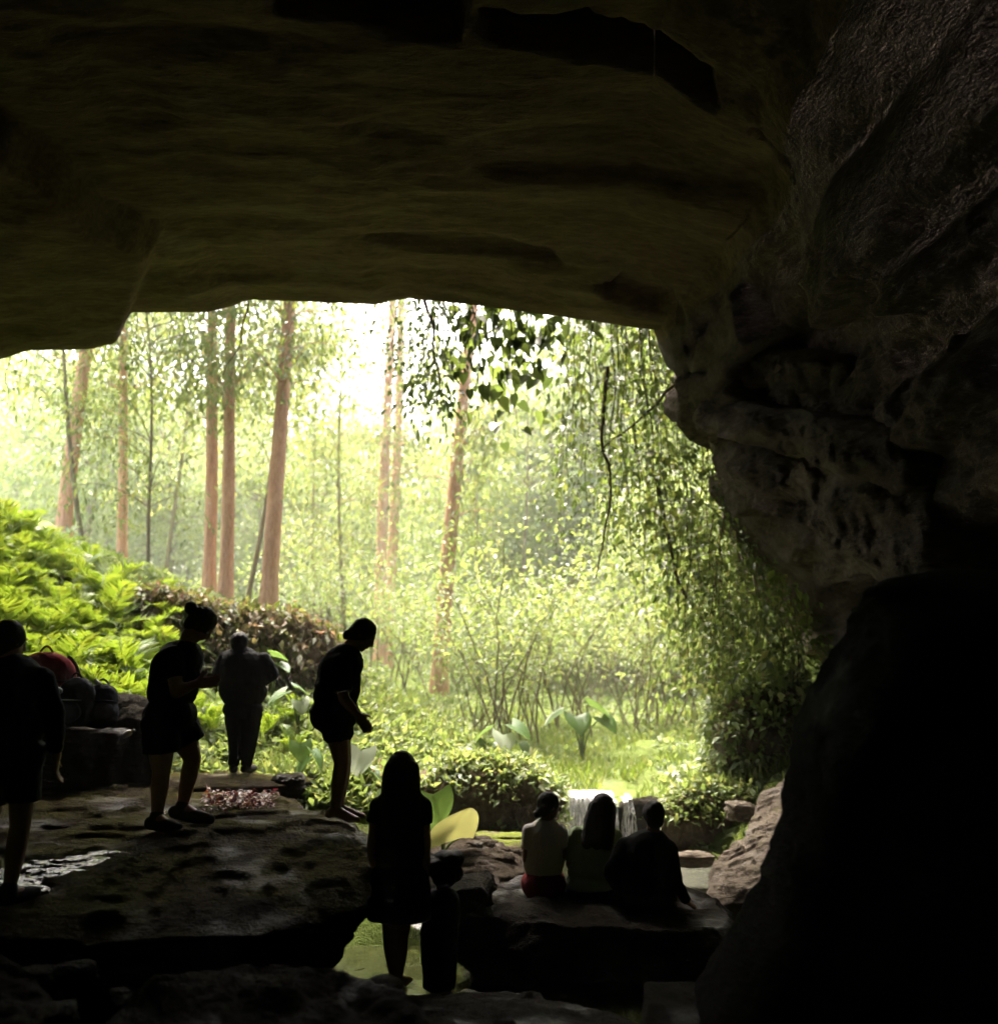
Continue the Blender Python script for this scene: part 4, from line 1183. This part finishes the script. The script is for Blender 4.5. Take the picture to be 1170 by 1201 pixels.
# ------------------------------------------------------------------ people
class Prim:
    """closed tapered capsules and ellipsoids that a voxel remesh fuses into one skin"""
    def __init__(self): self.parts = []
    def cap(self, a, ra, b, rb, n=14, k=5):
        a, b = np.array(a, float), np.array(b, float)
        ax = b - a
        L = np.linalg.norm(ax)
        ax = ax / L if L > 1e-6 else np.array([0, 0, 1.])
        pts, rad = [], []
        for i in range(k + 1):
            th = -math.pi / 2 + (math.pi / 2) * i / k
            pts.append(a + ax * ra * math.sin(th)); rad.append(max(1e-4, ra * math.cos(th)))
        for i in range(k + 1):
            th = (math.pi / 2) * i / k
            pts.append(b + ax * rb * math.sin(th)); rad.append(max(1e-4, rb * math.cos(th)))
        ref = np.array([0, 1., 0]) if abs(ax[1]) < .8 else np.array([1., 0, 0])
        u = np.cross(ax, ref); u /= np.linalg.norm(u); v = np.cross(ax, u)
        an = np.linspace(0, 2 * math.pi, n, endpoint=False)
        ring = u[None] * np.cos(an)[:, None] + v[None] * np.sin(an)[:, None]
        V = np.array(pts)[:, None] + ring[None] * np.array(rad)[:, None, None]
        self.parts.append((V.reshape(-1, 3), grid_faces(len(pts), n, True)))
    def chain(self, pts, rads):
        for (a, ra), (b, rb) in zip(zip(pts[:-1], rads[:-1]), zip(pts[1:], rads[1:])):
            self.cap(a, ra, b, rb)
    def ell(self, c, A, n=20, k=12):
        """A: rows are the three scaled axes"""
        v = np.linspace(-math.pi / 2 + .02, math.pi / 2 - .02, k)
        u = np.linspace(0, 2 * math.pi, n, endpoint=False)
        Vv, U = np.meshgrid(v, u, indexing='ij')
        d = np.stack([np.cos(Vv) * np.cos(U), np.cos(Vv) * np.sin(U), np.sin(Vv)], -1)
        self.parts.append(((d @ np.array(A) + np.array(c)).reshape(-1, 3), grid_faces(k, n, True)))
    def cone(self, a, A, b, B_, n=24):
        '''flat-ended sleeve from ring a (rows of A: two scaled axes) to ring b'''
        an = np.linspace(0, 2 * math.pi, n, endpoint=False)
        ca, sa = np.cos(an)[:, None], np.sin(an)[:, None]
        a, b = np.array(a, float), np.array(b, float)
        r0 = a + ca * A[0] + sa * A[1]; r1 = b + ca * B_[0] + sa * B_[1]
        V = np.concatenate([a + (r0 - a) * .01, r0, r1, b + (r1 - b) * .01])
        self.parts.append((V, grid_faces(4, n, True)))
    def sleeve(self, a, ra, b, rb):
        ax = unit(np.array(b) - np.array(a)); ref = np.array([0, 1., 0]) if abs(ax[1]) < .8 else np.array([1., 0, 0])
        u = unit(np.cross(ax, ref)); v = np.cross(ax, u)
        self.cone(a, [u * ra, v * ra], b, [u * rb, v * rb])
    def mesh(self, name, voxel, smooth=3, origin=(0, 0, 0), wrinkle=0.0, seed=0):
        V, F = join(self.parts)
        me = mesh_np(name, V - np.array(origin), F)
        # close the small end holes of every primitive
        import bmesh
        bm = bmesh.new(); bm.from_mesh(me)
        bmesh.ops.holes_fill(bm, edges=[e for e in bm.edges if e.is_boundary], sides=0)
        bm.to_mesh(me); bm.free()
        o = bpy.data.objects.new('tmp', me)
        scene.collection.objects.link(o)
        r = o.modifiers.new('r', 'REMESH'); r.mode = 'VOXEL'; r.voxel_size = voxel
        s = o.modifiers.new('s', 'SMOOTH'); s.factor = .5; s.iterations = smooth
        dg = bpy.context.evaluated_depsgraph_get()
        res = bpy.data.meshes.new_from_object(o.evaluated_get(dg))
        bpy.data.objects.remove(o); bpy.data.meshes.remove(me)
        res.name = name
        nv = len(res.vertices)
        if wrinkle and nv:
            co = np.empty(nv * 3, np.float32); res.vertices.foreach_get('co', co); co = co.reshape(-1, 3)
            no = np.empty(nv * 3, np.float32); res.vertex_normals.foreach_get('vector', no); no = no.reshape(-1, 3)
            w = fbm(co * np.array([9, 9, 13.]), 3, seed) + .5 * fbm(co * np.array([22, 22, 10.]), 2, seed + 3, ridge=True)
            co = co + no * (wrinkle * w)[:, None]
            res.vertices.foreach_set('co', co.astype(np.float32).ravel())
        res.polygons.foreach_set('use_smooth', np.ones(len(res.polygons), bool))
        res.update()
        return res

def frame(az, pitch=0.0, roll=0.0):
    """right, forward, up for a body facing azimuth az (degrees from +X) bowed down by pitch"""
    a, p = math.radians(az), math.radians(pitch)
    f0 = np.array([math.cos(a), math.sin(a), 0]); r = np.array([math.sin(a), -math.cos(a), 0]); u0 = np.array([0, 0, 1.])
    f = f0 * math.cos(p) - u0 * math.sin(p); u = f0 * math.sin(p) + u0 * math.cos(p)
    return r, f, u

def add_head(B, c, h, az, pitch):
    """skull, jaw, nose, brow, lips, ears; h is the head height"""
    r, f, u = frame(az, pitch)
    s = h / .22
    B.ell(c + u * .022 * s - f * .012 * s, [r * .074 * s, f * .092 * s, u * .088 * s])
    B.ell(c - u * .045 * s + f * .022 * s, [r * .056 * s, f * .062 * s, u * .062 * s])
    B.cap(c - u * .088 * s + f * .058 * s, .020 * s, c - u * .084 * s + f * .05 * s, .024 * s)
    B.cap(c + u * .018 * s + f * .080 * s, .010 * s, c - u * .022 * s + f * .100 * s, .014 * s, 10, 4)
    B.cap(c + u * .030 * s + f * .074 * s - r * .035 * s, .011 * s, c + u * .030 * s + f * .074 * s + r * .035 * s, .011 * s, 10, 4)
    B.cap(c - u * .052 * s + f * .082 * s - r * .016 * s, .009 * s, c - u * .052 * s + f * .082 * s + r * .016 * s, .009 * s, 10, 4)
    for q in (-1, 1):
        B.ell(c + r * q * .074 * s - f * .005 * s - u * .002 * s, [r * .010 * s, f * .018 * s, u * .030 * s], 12, 8)
    return r, f, u, s

def add_hand(B, w, d, t, s=1.0, curl=.5):
    """palm and five separate bent fingers; w wrist, d direction, t thumb side"""
    d = unit(np.array(d, float)); t = np.array(t, float); t = unit(t - d * (t @ d)); n = np.cross(d, t)
    B.ell(w + d * .045 * s, [d * .052 * s, t * .040 * s, n * .016 * s], 16, 10)
    for off, L in ((.030, .072), (.010, .082), (-.010, .076), (-.029, .060)):
        a = w + d * .082 * s + t * off * s
        d1 = unit(d + n * curl * .5 + t * off * 2.5); b_ = a + d1 * L * .5 * s
        d2 = unit(d + n * curl * 1.5 + t * off * 2.0); c = b_ + d2 * L * .5 * s
        B.chain([a, b_, c], [.0092 * s, .0086 * s, .0070 * s])
    a = w + d * .028 * s + t * .034 * s
    b_ = a + unit(d * .7 + t * .75 + n * .2) * .034 * s
    c = b_ + unit(d * .95 + t * .25 + n * .35) * .030 * s
    B.chain([w + d * .015 * s + t * .02 * s, a, b_, c], [.014 * s, .012 * s, .010 * s, .008 * s])

def person(sp):
    D, az = sp['D'], sp['az']
    K = D / FPX
    j = lambda q: P(q[0], q[1], D + (q[2] if len(q) > 2 else 0))
    r, f, u = frame(az)
    B = Prim()
    hc = j(sp['head'])
    hr, hf, hu, hs = add_head(B, hc, sp['hh'], sp.get('haz', az), sp.get('hp', 0))
    nk, ch, wa, pe = j(sp['neck']), j(sp['chest']), j(sp['waist']), j(sp['pelvis'])
    (cw, cd_), (ww, wd), (pw, pd) = sp['cw'], sp['ww'], sp['pw']
    ks = sp.get('ks', 1.0)
    B.chain([hc - hu * .055 * hs - hf * .02 * hs, nk], [.048 * ks, .058 * ks])
    B.cap(nk, .05 * ks, ch, .075 * ks)
    def torso(T, e):
        hch = max(.08, np.linalg.norm(ch - wa) * .95)
        T.ell(ch, [r * (cw + e), f * (cd_ + e), unit(nk - wa) * (hch + e)])
        T.ell((ch + wa) / 2, [r * ((cw + ww) / 2 + e), f * ((cd_ + wd) / 2 + e), unit(ch - wa) * (np.linalg.norm(ch - wa) * .85 + e)])
        T.ell(wa, [r * (ww + e), f * (wd + e), unit(ch - pe) * (np.linalg.norm(wa - pe) * .9 + e)])
    torso(B, -.008)
    B.ell(pe, [r * (pw - .008), f * (pd - .008), u * .12 * ks])
    arms, legs = [], []
    for key in ('arm_a', 'arm_b'):
        if key not in sp: continue
        S_, E_, W_ = [j(q) for q in sp[key]['j']]
        arms.append((S_, E_, W_))
        B.chain([ch + (S_ - ch) * .55 + u * .02, S_, E_, W_], [.06 * ks, .056 * ks, .040 * ks, .027 * ks])
        B.cap(E_ + (W_ - E_) * .05, .040 * ks, E_ + (W_ - E_) * .45, .039 * ks)
        hd = sp[key].get('hd'); hd = unit(np.array(hd, float)) if hd is not None else unit(W_ - E_)
        add_hand(B, W_, hd, np.array(sp[key].get('t', (0, .2, 1.0))), ks * .98, sp[key].get('curl', .5))
    for key in ('leg_a', 'leg_b'):
        H_, Kn, A_ = [j(q) for q in sp[key]['j']]
        toe = unit(np.array(sp[key].get('toe', tuple(f)), float))
        legs.append((H_, Kn, A_, toe))
        th = sp.get('thigh', .082) * ks
        B.chain([H_, H_ + (Kn - H_) * .5, Kn, Kn + (A_ - Kn) * .35, A_], [th, th * .88, .056 * ks, .056 * ks, .035 * ks])
        heel = A_ - toe * .045 * ks - u * .045 * ks
        ball = A_ + toe * .115 * ks - u * .055 * ks
        tip = A_ + toe * .175 * ks - u * .06 * ks
        B.chain([A_, heel], [.034 * ks, .03 * ks]); B.chain([A_ - u * .01, ball, tip], [.036 * ks, .034 * ks, .022 * ks])
        side = np.cross(toe, u)
        for q in (-.028, -.012, .004, .02):
            B.cap(ball + side * q * ks, .015 * ks, tip + side * q * ks * 1.2 + toe * (.012 - abs(q) * .4) * ks, .0105 * ks, 8, 3)
    base = (legs[0][2] + legs[1][2]) / 2; base[2] = min(legs[0][2][2], legs[1][2][2]) - .08
    me = B.mesh('person', .0085, 3, base)
    me.materials.append(M['skin'])
    o = link('person', me, None, None, sp['label'], 'person', loc=tuple(base))
    def child(name, T, mat, voxel=.011, smooth=4, wr=.006):
        m_ = T.mesh(name, voxel, smooth, base, wr * 1.6, int(D * 100) % 97)
        m_.materials.append(mat)
        return link(name, m_, None, o)
    # eyes
    for q in (-1, 1):
        E = Prim(); E.ell(hc + hr * q * .031 * hs + hf * .072 * hs + hu * .010 * hs, [hr * .012 * hs, hf * .011 * hs, hu * .009 * hs], 10, 8)
        V, F = join(E.parts)
        link('eye', mesh_np('eye', V - base, F), M['eye'], o)
    # shirt
    T = Prim(); torso(T, sp.get('ease', .022))
    for S_, E_, W_ in arms:
        T.cap(ch + (S_ - ch) * .5 + u * .02, .075 * ks, S_, .070 * ks)
        sl_ = sp.get('sleeve', .55)
        e1 = S_ + (E_ - S_) * min(1, sl_)
        T.sleeve(S_, .070 * ks, e1, .064 * ks)
        if sl_ > 1: T.cap(E_, .056 * ks, E_ + (W_ - E_) * (sl_ - 1), .042 * ks)
    if sp.get('shirt_over'):
        T.ell(pe + u * .03, [r * (pw + .025), f * (pd + .025), u * .11 * ks])
    child('dress' if sp.get('dress') else sp.get('top', 'shirt'), _dress(T, sp, pe, legs, r, f, u, pw, pd) if sp.get('dress') else T, M[sp['shirt']])
    # lower garment
    if not sp.get('dress'):
        T = Prim(); T.ell(pe, [r * (pw + .02), f * (pd + .02), u * .135 * ks])
        ln_ = sp.get('short', .5)
        for H_, Kn, A_, toe in legs:
            th = (sp.get('thigh', .082) + .022) * ks
            if ln_ <= 1: T.cap(H_, th, H_ + (Kn - H_) * ln_ * .5, th * .97); T.sleeve(H_ + (Kn - H_) * ln_ * .4, th * .98, H_ + (Kn - H_) * ln_, th * .97)
            else: T.chain([H_, Kn, Kn + (A_ - Kn) * (ln_ - 1)], [th, .074 * ks, .056 * ks])
        child('trousers' if ln_ > 1 else 'shorts', T, M[sp['pants']])
    if sp.get('shoes'):
        for H_, Kn, A_, toe in legs:
            T = Prim()
            T.chain([A_ - toe * .05 * ks - u * .045 * ks, A_ + toe * .11 * ks - u * .055 * ks, A_ + toe * .19 * ks - u * .058 * ks], [.042 * ks, .044 * ks, .032 * ks])
            T.cap(A_, .045 * ks, A_ - u * .04 * ks, .045 * ks)
            child('shoe', T, M['c_shoe'], .009, 2, 0)
    # hair
    T = Prim()
    T.ell(hc + hu * .030 * hs - hf * .022 * hs, [hr * .090 * hs, hf * .098 * hs, hu * .095 * hs])
    T.ell(hc - hu * .01 * hs - hf * .05 * hs, [hr * .074 * hs, hf * .062 * hs, hu * .085 * hs])
    hk = sp['hair']
    if hk == 'bun':
        T.ell(j(sp['bun']), [np.array([1, 0, 0]) * sp.get('bunr', .048), np.array([0, 1, 0]) * sp.get('bunr', .048), np.array([0, 0, 1]) * sp.get('bunr', .048)])
        T.cap(j(sp['bun']), .025, hc - hf * .05 * hs + hu * .03 * hs, .05)
    elif hk == 'long':
        e = j(sp['hair_end'])
        back = -hf * .07 * hs
        for q in (-.055, 0, .055):
            m0 = hc + back * .8 + hr * q; m1 = nk - f * .085 + r * q * 1.3; m2 = e + r * q * 1.35
            T.chain([m0, m1, m2], [.062 * hs, .06, .05])
    elif hk == 'bushy':
        for k in range(14):
            dd_ = unit(np.array([math.sin(k * 2.4), math.cos(k * 2.4), math.sin(k * 1.3) * .7]))
            T.ell(hc + dd_ * .098 * hs - hf * .02 + hu * .01, [np.array([1, 0, 0]) * .06 * hs, np.array([0, 1, 0]) * .06 * hs, np.array([0, 0, 1]) * .06 * hs], 12, 8)
    child('hair', T, M['hair'], .009, 3, .005)
    if sp.get('cap'):
        T = Prim()
        T.ell(hc + hu * .045 * hs - hf * .006, [hr * .094 * hs, hf * .106 * hs, hu * .072 * hs])
        V_ = hc + hu * .03 * hs + hf * .10 * hs
        T.ell(V_ + hf * .03, [hr * .075 * hs, hf * .07 * hs, hu * .010])
        child('cap', T, M['c_charcoal'], .008, 2, 0)
    return o

def _dress(T, sp, pe, legs, r, f, u, pw, pd):
    hem = P(sp['hem'][0], sp['hem'][1], sp['D'])
    T.ell(pe, [r * (pw + .02), f * (pd + .02), u * .16 * sp.get('ks', 1)])
    fl_ = sp.get('flare', .035)
    T.cone(pe + u * .02, [r * (pw + .02), f * (pd + .02)], hem, [r * (pw + fl_), f * (pd + fl_)], 40)
    return T

N_ = None
PEOPLE = [
 dict(D=5.5, az=75, haz=60, hp=10, label='person in dark loose clothes cut off by the left edge of the picture', head=(12, 753), hh=.215, neck=(14, 782), chest=(17, 810), waist=(14, 850), pelvis=(14, 888),
      cw=(.165, .12), ww=(.165, .125), pw=(.175, .13), arm_a=dict(j=[(48, 796), (64, 842), (66, 888)], hd=(0, .2, -1), t=(-.3, 1, 0)), arm_b=dict(j=[(-22, 796), (-36, 842), (-34, 888)], hd=(0, .2, -1), t=(.3, 1, 0)),
      leg_a=dict(j=[(27, 895), (24, 968), (11, 1042, -.1)], toe=(.25, .8, 0)), leg_b=dict(j=[(-2, 895), (-14, 965, .1), (-24, 1030, .25)], toe=(.3, .9, 0)), shirt='c_black', pants='c_black', short=.62, sleeve=1.75, ease=.03, hair='short', top='jacket', shoes=True, shirt_over=True),
 dict(D=6.8, az=15, haz=5, hp=50, label='stooping person with hair in a top bun, in shorts, looking down at both hands', head=(236, 734), hh=.225, ks=1.1, neck=(218, 756), chest=(207, 780), waist=(203, 808), pelvis=(199, 838),
      cw=(.18, .155), ww=(.18, .155), pw=(.185, .165), arm_a=dict(j=[(202, 770, -.17), (207, 812, -.22), (229, 802, -.14)], hd=(1, .4, .1), t=(0, .3, 1)), arm_b=dict(j=[(219, 767, .16), (224, 808, .2), (232, 799, .04)], hd=(1, -.3, .1), t=(0, -.3, 1)),
      leg_a=dict(j=[(189, 848, -.09), (189, 905, -.06), (184, 957, -.1)], toe=(.8, -.45, 0)), leg_b=dict(j=[(208, 846, .1), (226, 890, .12), (214, 945, .08)], toe=(.95, -.1, -.12)), shirt='c_charcoal', pants='c_black', short=.6, sleeve=.6, hair='bun', bun=(224, 713), thigh=.10, shoes=True),
 dict(D=10.5, az=90, hp=12, ks=1.04, label='broad man in a dark jacket standing on the step with his back turned', head=(281, 756), hh=.235, neck=(282, 766), chest=(285, 785), waist=(285, 810), pelvis=(285, 832),
      cw=(.24, .15), ww=(.235, .16), pw=(.20, .15), arm_a=dict(j=[(264, 772), (255, 791), (266, 804, .28)], hd=(.6, .6, .1), t=(0, 0, 1)), arm_b=dict(j=[(309, 772), (320, 791), (306, 804, .28)], hd=(-.6, .6, .1), t=(0, 0, 1)),
      leg_a=dict(j=[(277, 838), (276, 870), (274, 896)], toe=(-.2, 1, 0)), leg_b=dict(j=[(294, 838), (293, 870), (289, 896)], toe=(.2, 1, 0)), shirt='c_black', pants='c_denim', short=1.95, sleeve=1.9, ease=.03, hair='short', top='jacket', thigh=.10, shoes=True),
 dict(D=6.9, az=2, haz=0, hp=38, label='slim person with a low hair knot standing sideways, head bowed', head=(426, 745), hh=.215, neck=(406, 764), chest=(399, 786), waist=(395, 814), pelvis=(391, 840),
      cw=(.165, .13), ww=(.155, .135), pw=(.17, .145), arm_a=dict(j=[(400, 778, -.16), (403, 820, -.2), (419, 838, -.16)], hd=(.55, .1, -.8), t=(.8, 0, .6), curl=.3), arm_b=dict(j=[(404, 778, .16), (408, 818, .2), (420, 838, .18)], hd=(.6, -.1, -.75), t=(.8, 0, .6)),
      leg_a=dict(j=[(393, 850, -.08), (401, 895, -.06), (393, 948, -.07)], toe=(.9, -.3, -.05)), leg_b=dict(j=[(396, 850, .08), (403, 895, .08), (397, 946, .08)], toe=(.95, .1, -.05)), shirt='c_charcoal', pants='c_black', short=.34, sleeve=.8, ease=.03, hair='bun', bun=(407, 745), bunr=.032, thigh=.085, shirt_over=True),
 dict(D=6.35, az=92, hp=8, label='long-haired person in a dark dress standing by the pool with back turned', head=(471, 904), hh=.225, neck=(471, 930), chest=(469, 957), waist=(469, 998), pelvis=(468, 1032),
      cw=(.145, .105), ww=(.145, .105), pw=(.17, .12), arm_a=dict(j=[(445, 947), (437, 992), (441, 1034)], hd=(.1, .2, -1), t=(.3, 1, 0)), arm_b=dict(j=[(494, 947), (498, 995), (497, 1036, .02)], hd=(.05, .15, -1), t=(-.4, 1, 0)),
      leg_a=dict(j=[(459, 1042), (459, 1098), (463, 1147, .0)], toe=(-.15, 1, 0)), leg_b=dict(j=[(477, 1042), (469, 1098, .1), (466, 1147, .12)], toe=(.35, 1, 0)), shirt='c_charcoal', dress=True, hem=(468, 1078), sleeve=.4, hair='long', hair_end=(470, 975, -.1), thigh=.08),
 dict(D=6.5, az=100, hp=15, ks=.74, label='small bushy-haired child standing close beside the long-haired person', head=(520, 1020), hh=.215, neck=(518, 1044), chest=(517, 1062), waist=(516, 1080), pelvis=(515, 1096),
      cw=(.105, .085), ww=(.10, .085), pw=(.105, .09), arm_a=dict(j=[(505, 1057), (501, 1068, -.05), (498, 1056, -.06)], hd=(-.2, -.1, 1), t=(0, 1, 0)), arm_b=dict(j=[(529, 1058), (533, 1077), (531, 1094)], hd=(0, .1, -1), t=(0, 1, 0)),
      leg_a=dict(j=[(509, 1102), (509, 1133), (509, 1160)], toe=(-.1, 1, 0)), leg_b=dict(j=[(521, 1102), (521, 1133), (521, 1160)], toe=(.2, 1, 0)), shirt='c_black', dress=True, hem=(515, 1160), flare=.0, sleeve=.6, hair='bushy'),
 dict(D=8.0, az=80, haz=20, hp=5, label='seated person in a pale top and red bottoms looking right, leftmost of three', head=(645, 946), hh=.21, neck=(641, 966), chest=(638, 986), waist=(637, 1012), pelvis=(637, 1037),
      cw=(.13, .10), ww=(.145, .11), pw=(.165, .13), arm_a=dict(j=[(622, 977), (618, 1008, -.02), (626, 1034, .2)], hd=(.3, 1, -.2), t=(1, 0, .3)), arm_b=dict(j=[(655, 977), (658, 1006), (652, 1030, .25)], hd=(-.3, 1, -.2), t=(-1, 0, .3)),
      leg_a=dict(j=[(629, 1042, .02), (627, 1032, .45), (629, 1072, .62)], toe=(0, 1, -.2)), leg_b=dict(j=[(645, 1042, .02), (649, 1032, .45), (650, 1072, .62)], toe=(.2, 1, -.2)), shirt='c_white', pants='c_red', short=.9, sleeve=.6, hair='bun', bun=(631, 955), bunr=.035),
 dict(D=8.0, az=75, hp=8, label='seated long-haired person in a pale green top, middle one of three', head=(707, 948), hh=.215, neck=(704, 970), chest=(697, 990), waist=(693, 1018), pelvis=(691, 1042),
      cw=(.155, .115), ww=(.165, .125), pw=(.18, .14), arm_a=dict(j=[(677, 980), (669, 1014), (680, 1036, .2)], hd=(.4, 1, -.2), t=(1, 0, .3)), arm_b=dict(j=[(719, 981), (724, 1012), (714, 1034, .25)], hd=(-.3, 1, -.2), t=(-1, 0, .3)),
      leg_a=dict(j=[(682, 1046, .02), (684, 1036, .45), (684, 1076, .62)], toe=(0, 1, -.2)), leg_b=dict(j=[(702, 1046, .02), (706, 1036, .45), (706, 1076, .62)], toe=(.2, 1, -.2)), shirt='c_green', pants='c_black', short=1.6, sleeve=.9, ease=.03, hair='long', hair_end=(700, 990, -.12), shirt_over=True),
 dict(D=7.7, az=92, hp=5, label='seated person in a dark jacket with tied hair, rightmost of three', head=(766, 958), hh=.215, neck=(765, 979), chest=(757, 1002), waist=(757, 1030), pelvis=(760, 1052),
      cw=(.175, .125), ww=(.17, .13), pw=(.185, .14), arm_a=dict(j=[(733, 993), (716, 1024, -.05), (728, 1048, .15)], hd=(.5, .8, -.3), t=(1, 0, .3)), arm_b=dict(j=[(783, 995), (790, 1032), (806, 1058, .02)], hd=(.7, .4, -.55), t=(0, 1, .3)),
      leg_a=dict(j=[(750, 1056, .02), (748, 1044, .45), (750, 1084, .6)], toe=(0, 1, -.2)), leg_b=dict(j=[(773, 1056, .02), (792, 1050, .4), (800, 1084, .58)], toe=(.3, 1, -.2)), shirt='c_black', pants='c_black', short=1.8, sleeve=1.85, ease=.03, hair='bun', bun=(766, 947, -.08), bunr=.03, top='jacket', shirt_over=True),
]
for sp in PEOPLE:
    person(sp)

# ------------------------------------------------------------------ bags on the rock block
def backpack(px, py, D, h, w, dpt, az, label, mat, strapmat, lean=0.0, patch=None):
    c = P(px, py, D)
    t = thing('backpack', label, 'backpack', tuple(c))
    t.rotation_euler = (lean, 0, az)
    X, Y, Z = np.eye(3)
    T = Prim()
    T.ell((0, 0, h * .30), [X * w * .52, Y * dpt * .55, Z * h * .34]); T.ell((0, 0, h * .58), [X * w * .48, Y * dpt * .5, Z * h * .36]); T.ell((0, .0, h * .14), [X * w * .5, Y * dpt * .5, Z * h * .16])
    m_ = T.mesh('body', .012, 6, (0, 0, 0), .008, 5); m_.materials.append(mat); link('body', m_, None, t)
    T = Prim(); T.ell((0, -dpt * .5, h * .3), [X * w * .38, Y * dpt * .22, Z * h * .2])
    m_ = T.mesh('front_pocket', .012, 4, (0, 0, 0), .005, 6); m_.materials.append(mat); link('front_pocket', m_, None, t)
    for s in (-1, 1):
        c_ = bez(np.array([s * w * .3, dpt * .4, h * .85]), np.array([s * w * .55, dpt * .9, h * .6]), np.array([s * w * .42, dpt * .4, h * .15]), 10)
        V, F = tube(c_, .018, 6); link('strap', mesh_np('strap', V, F), strapmat, t)
    c_ = bez(np.array([-.06, 0, h * .92]), np.array([0, 0, h * 1.12]), np.array([.06, 0, h * .92]), 9)
    V, F = tube(c_, .010, 6); link('handle', mesh_np('handle', V, F), mat, t)
    c_ = bez(np.array([-w * .35, -dpt * .42, h * .52]), np.array([0, -dpt * .75, h * .56]), np.array([w * .35, -dpt * .42, h * .52]), 10)
    V, F = tube(c_, .007, 5); link('zip', mesh_np('zip', V, F), strapmat, t)
    if patch:
        T = Prim(); T.ell(patch, [X * .05, Y * .02, Z * .035]); m_ = T.mesh('tag', .01, 2); m_.materials.append(M['c_strap']); link('tag', m_, None, t)
zb_ = lambda px, D: 0
backpack(50, 838, 9.55, .66, .62, .3, .25, 'red backpack leaning behind the person at the left edge', M['c_redbag'], M['c_bagdark'], .1)
backpack(92, 850, 9.5, .50, .40, .26, -.3, 'dark backpack with pale strap and tag on the rock block', M['c_bagdark'], M['c_strap'], .15, (-.08, -.16, .36))
backpack(117, 853, 9.55, .46, .34, .24, .5, 'dark bag slumped at the right end of the rock block', M['c_bagdark'], M['c_bagdark'], -.1)
backpack(76, 852, 9.75, .44, .36, .24, .1, 'grey bag squeezed behind the dark backpack', M['c_grey'], M['c_bagdark'], .0)
# pale water bottle between the rocks
q = P(147, 862, 9.45)
t = thing('water_bottle', 'pale bottle lying against the dark rock right of the bags', 'bottle', tuple(q))
t.rotation_euler = (0, R_(68), R_(-25))
V, F = tube(np.array([[0, 0, z] for z in (-.11, -.108, -.07, 0, .06, .085, .10)]), np.array([.002, .03, .033, .031, .032, .02, .014]), 12)
link('body', mesh_np('body', V, F), M['c_strap'], t)
V, F = tube(np.array([[0, 0, z] for z in (.10, .101, .122, .123)]), np.array([.002, .017, .017, .002]), 12)
link('bottle_cap', mesh_np('bottle_cap', V, F), M['c_grey'], t)

# ------------------------------------------------------------------ haze in the air
HZ = 0.0021
hm_, hnt, hb, hout = new_mat('haze_air')
hnt.nodes.remove(hb)
vol = hnt.nodes.new('ShaderNodeVolumePrincipled')
vol.inputs['Color'].default_value = (.97, .96, .86, 1)
vol.inputs['Density'].default_value = HZ
vol.inputs['Anisotropy'].default_value = .0
hnt.links.new(vol.outputs[0], hout.inputs['Volume'])
x0, x1, y0, y1, z0, z1 = -245, 245, -85, 285, -8, 45
HV = np.array([(x, y, z) for z in (z0, z1) for y in (y0, y1) for x in (x0, x1)])
HF = np.array([(0, 2, 3, 1), (4, 5, 7, 6), (0, 1, 5, 4), (2, 6, 7, 3), (0, 4, 6, 2), (1, 3, 7, 5)])
link('haze', mesh_np('haze', HV, HF, False), hm_, None, 'thin pale haze filling the wood and the cave mouth', 'haze', kind='stuff')
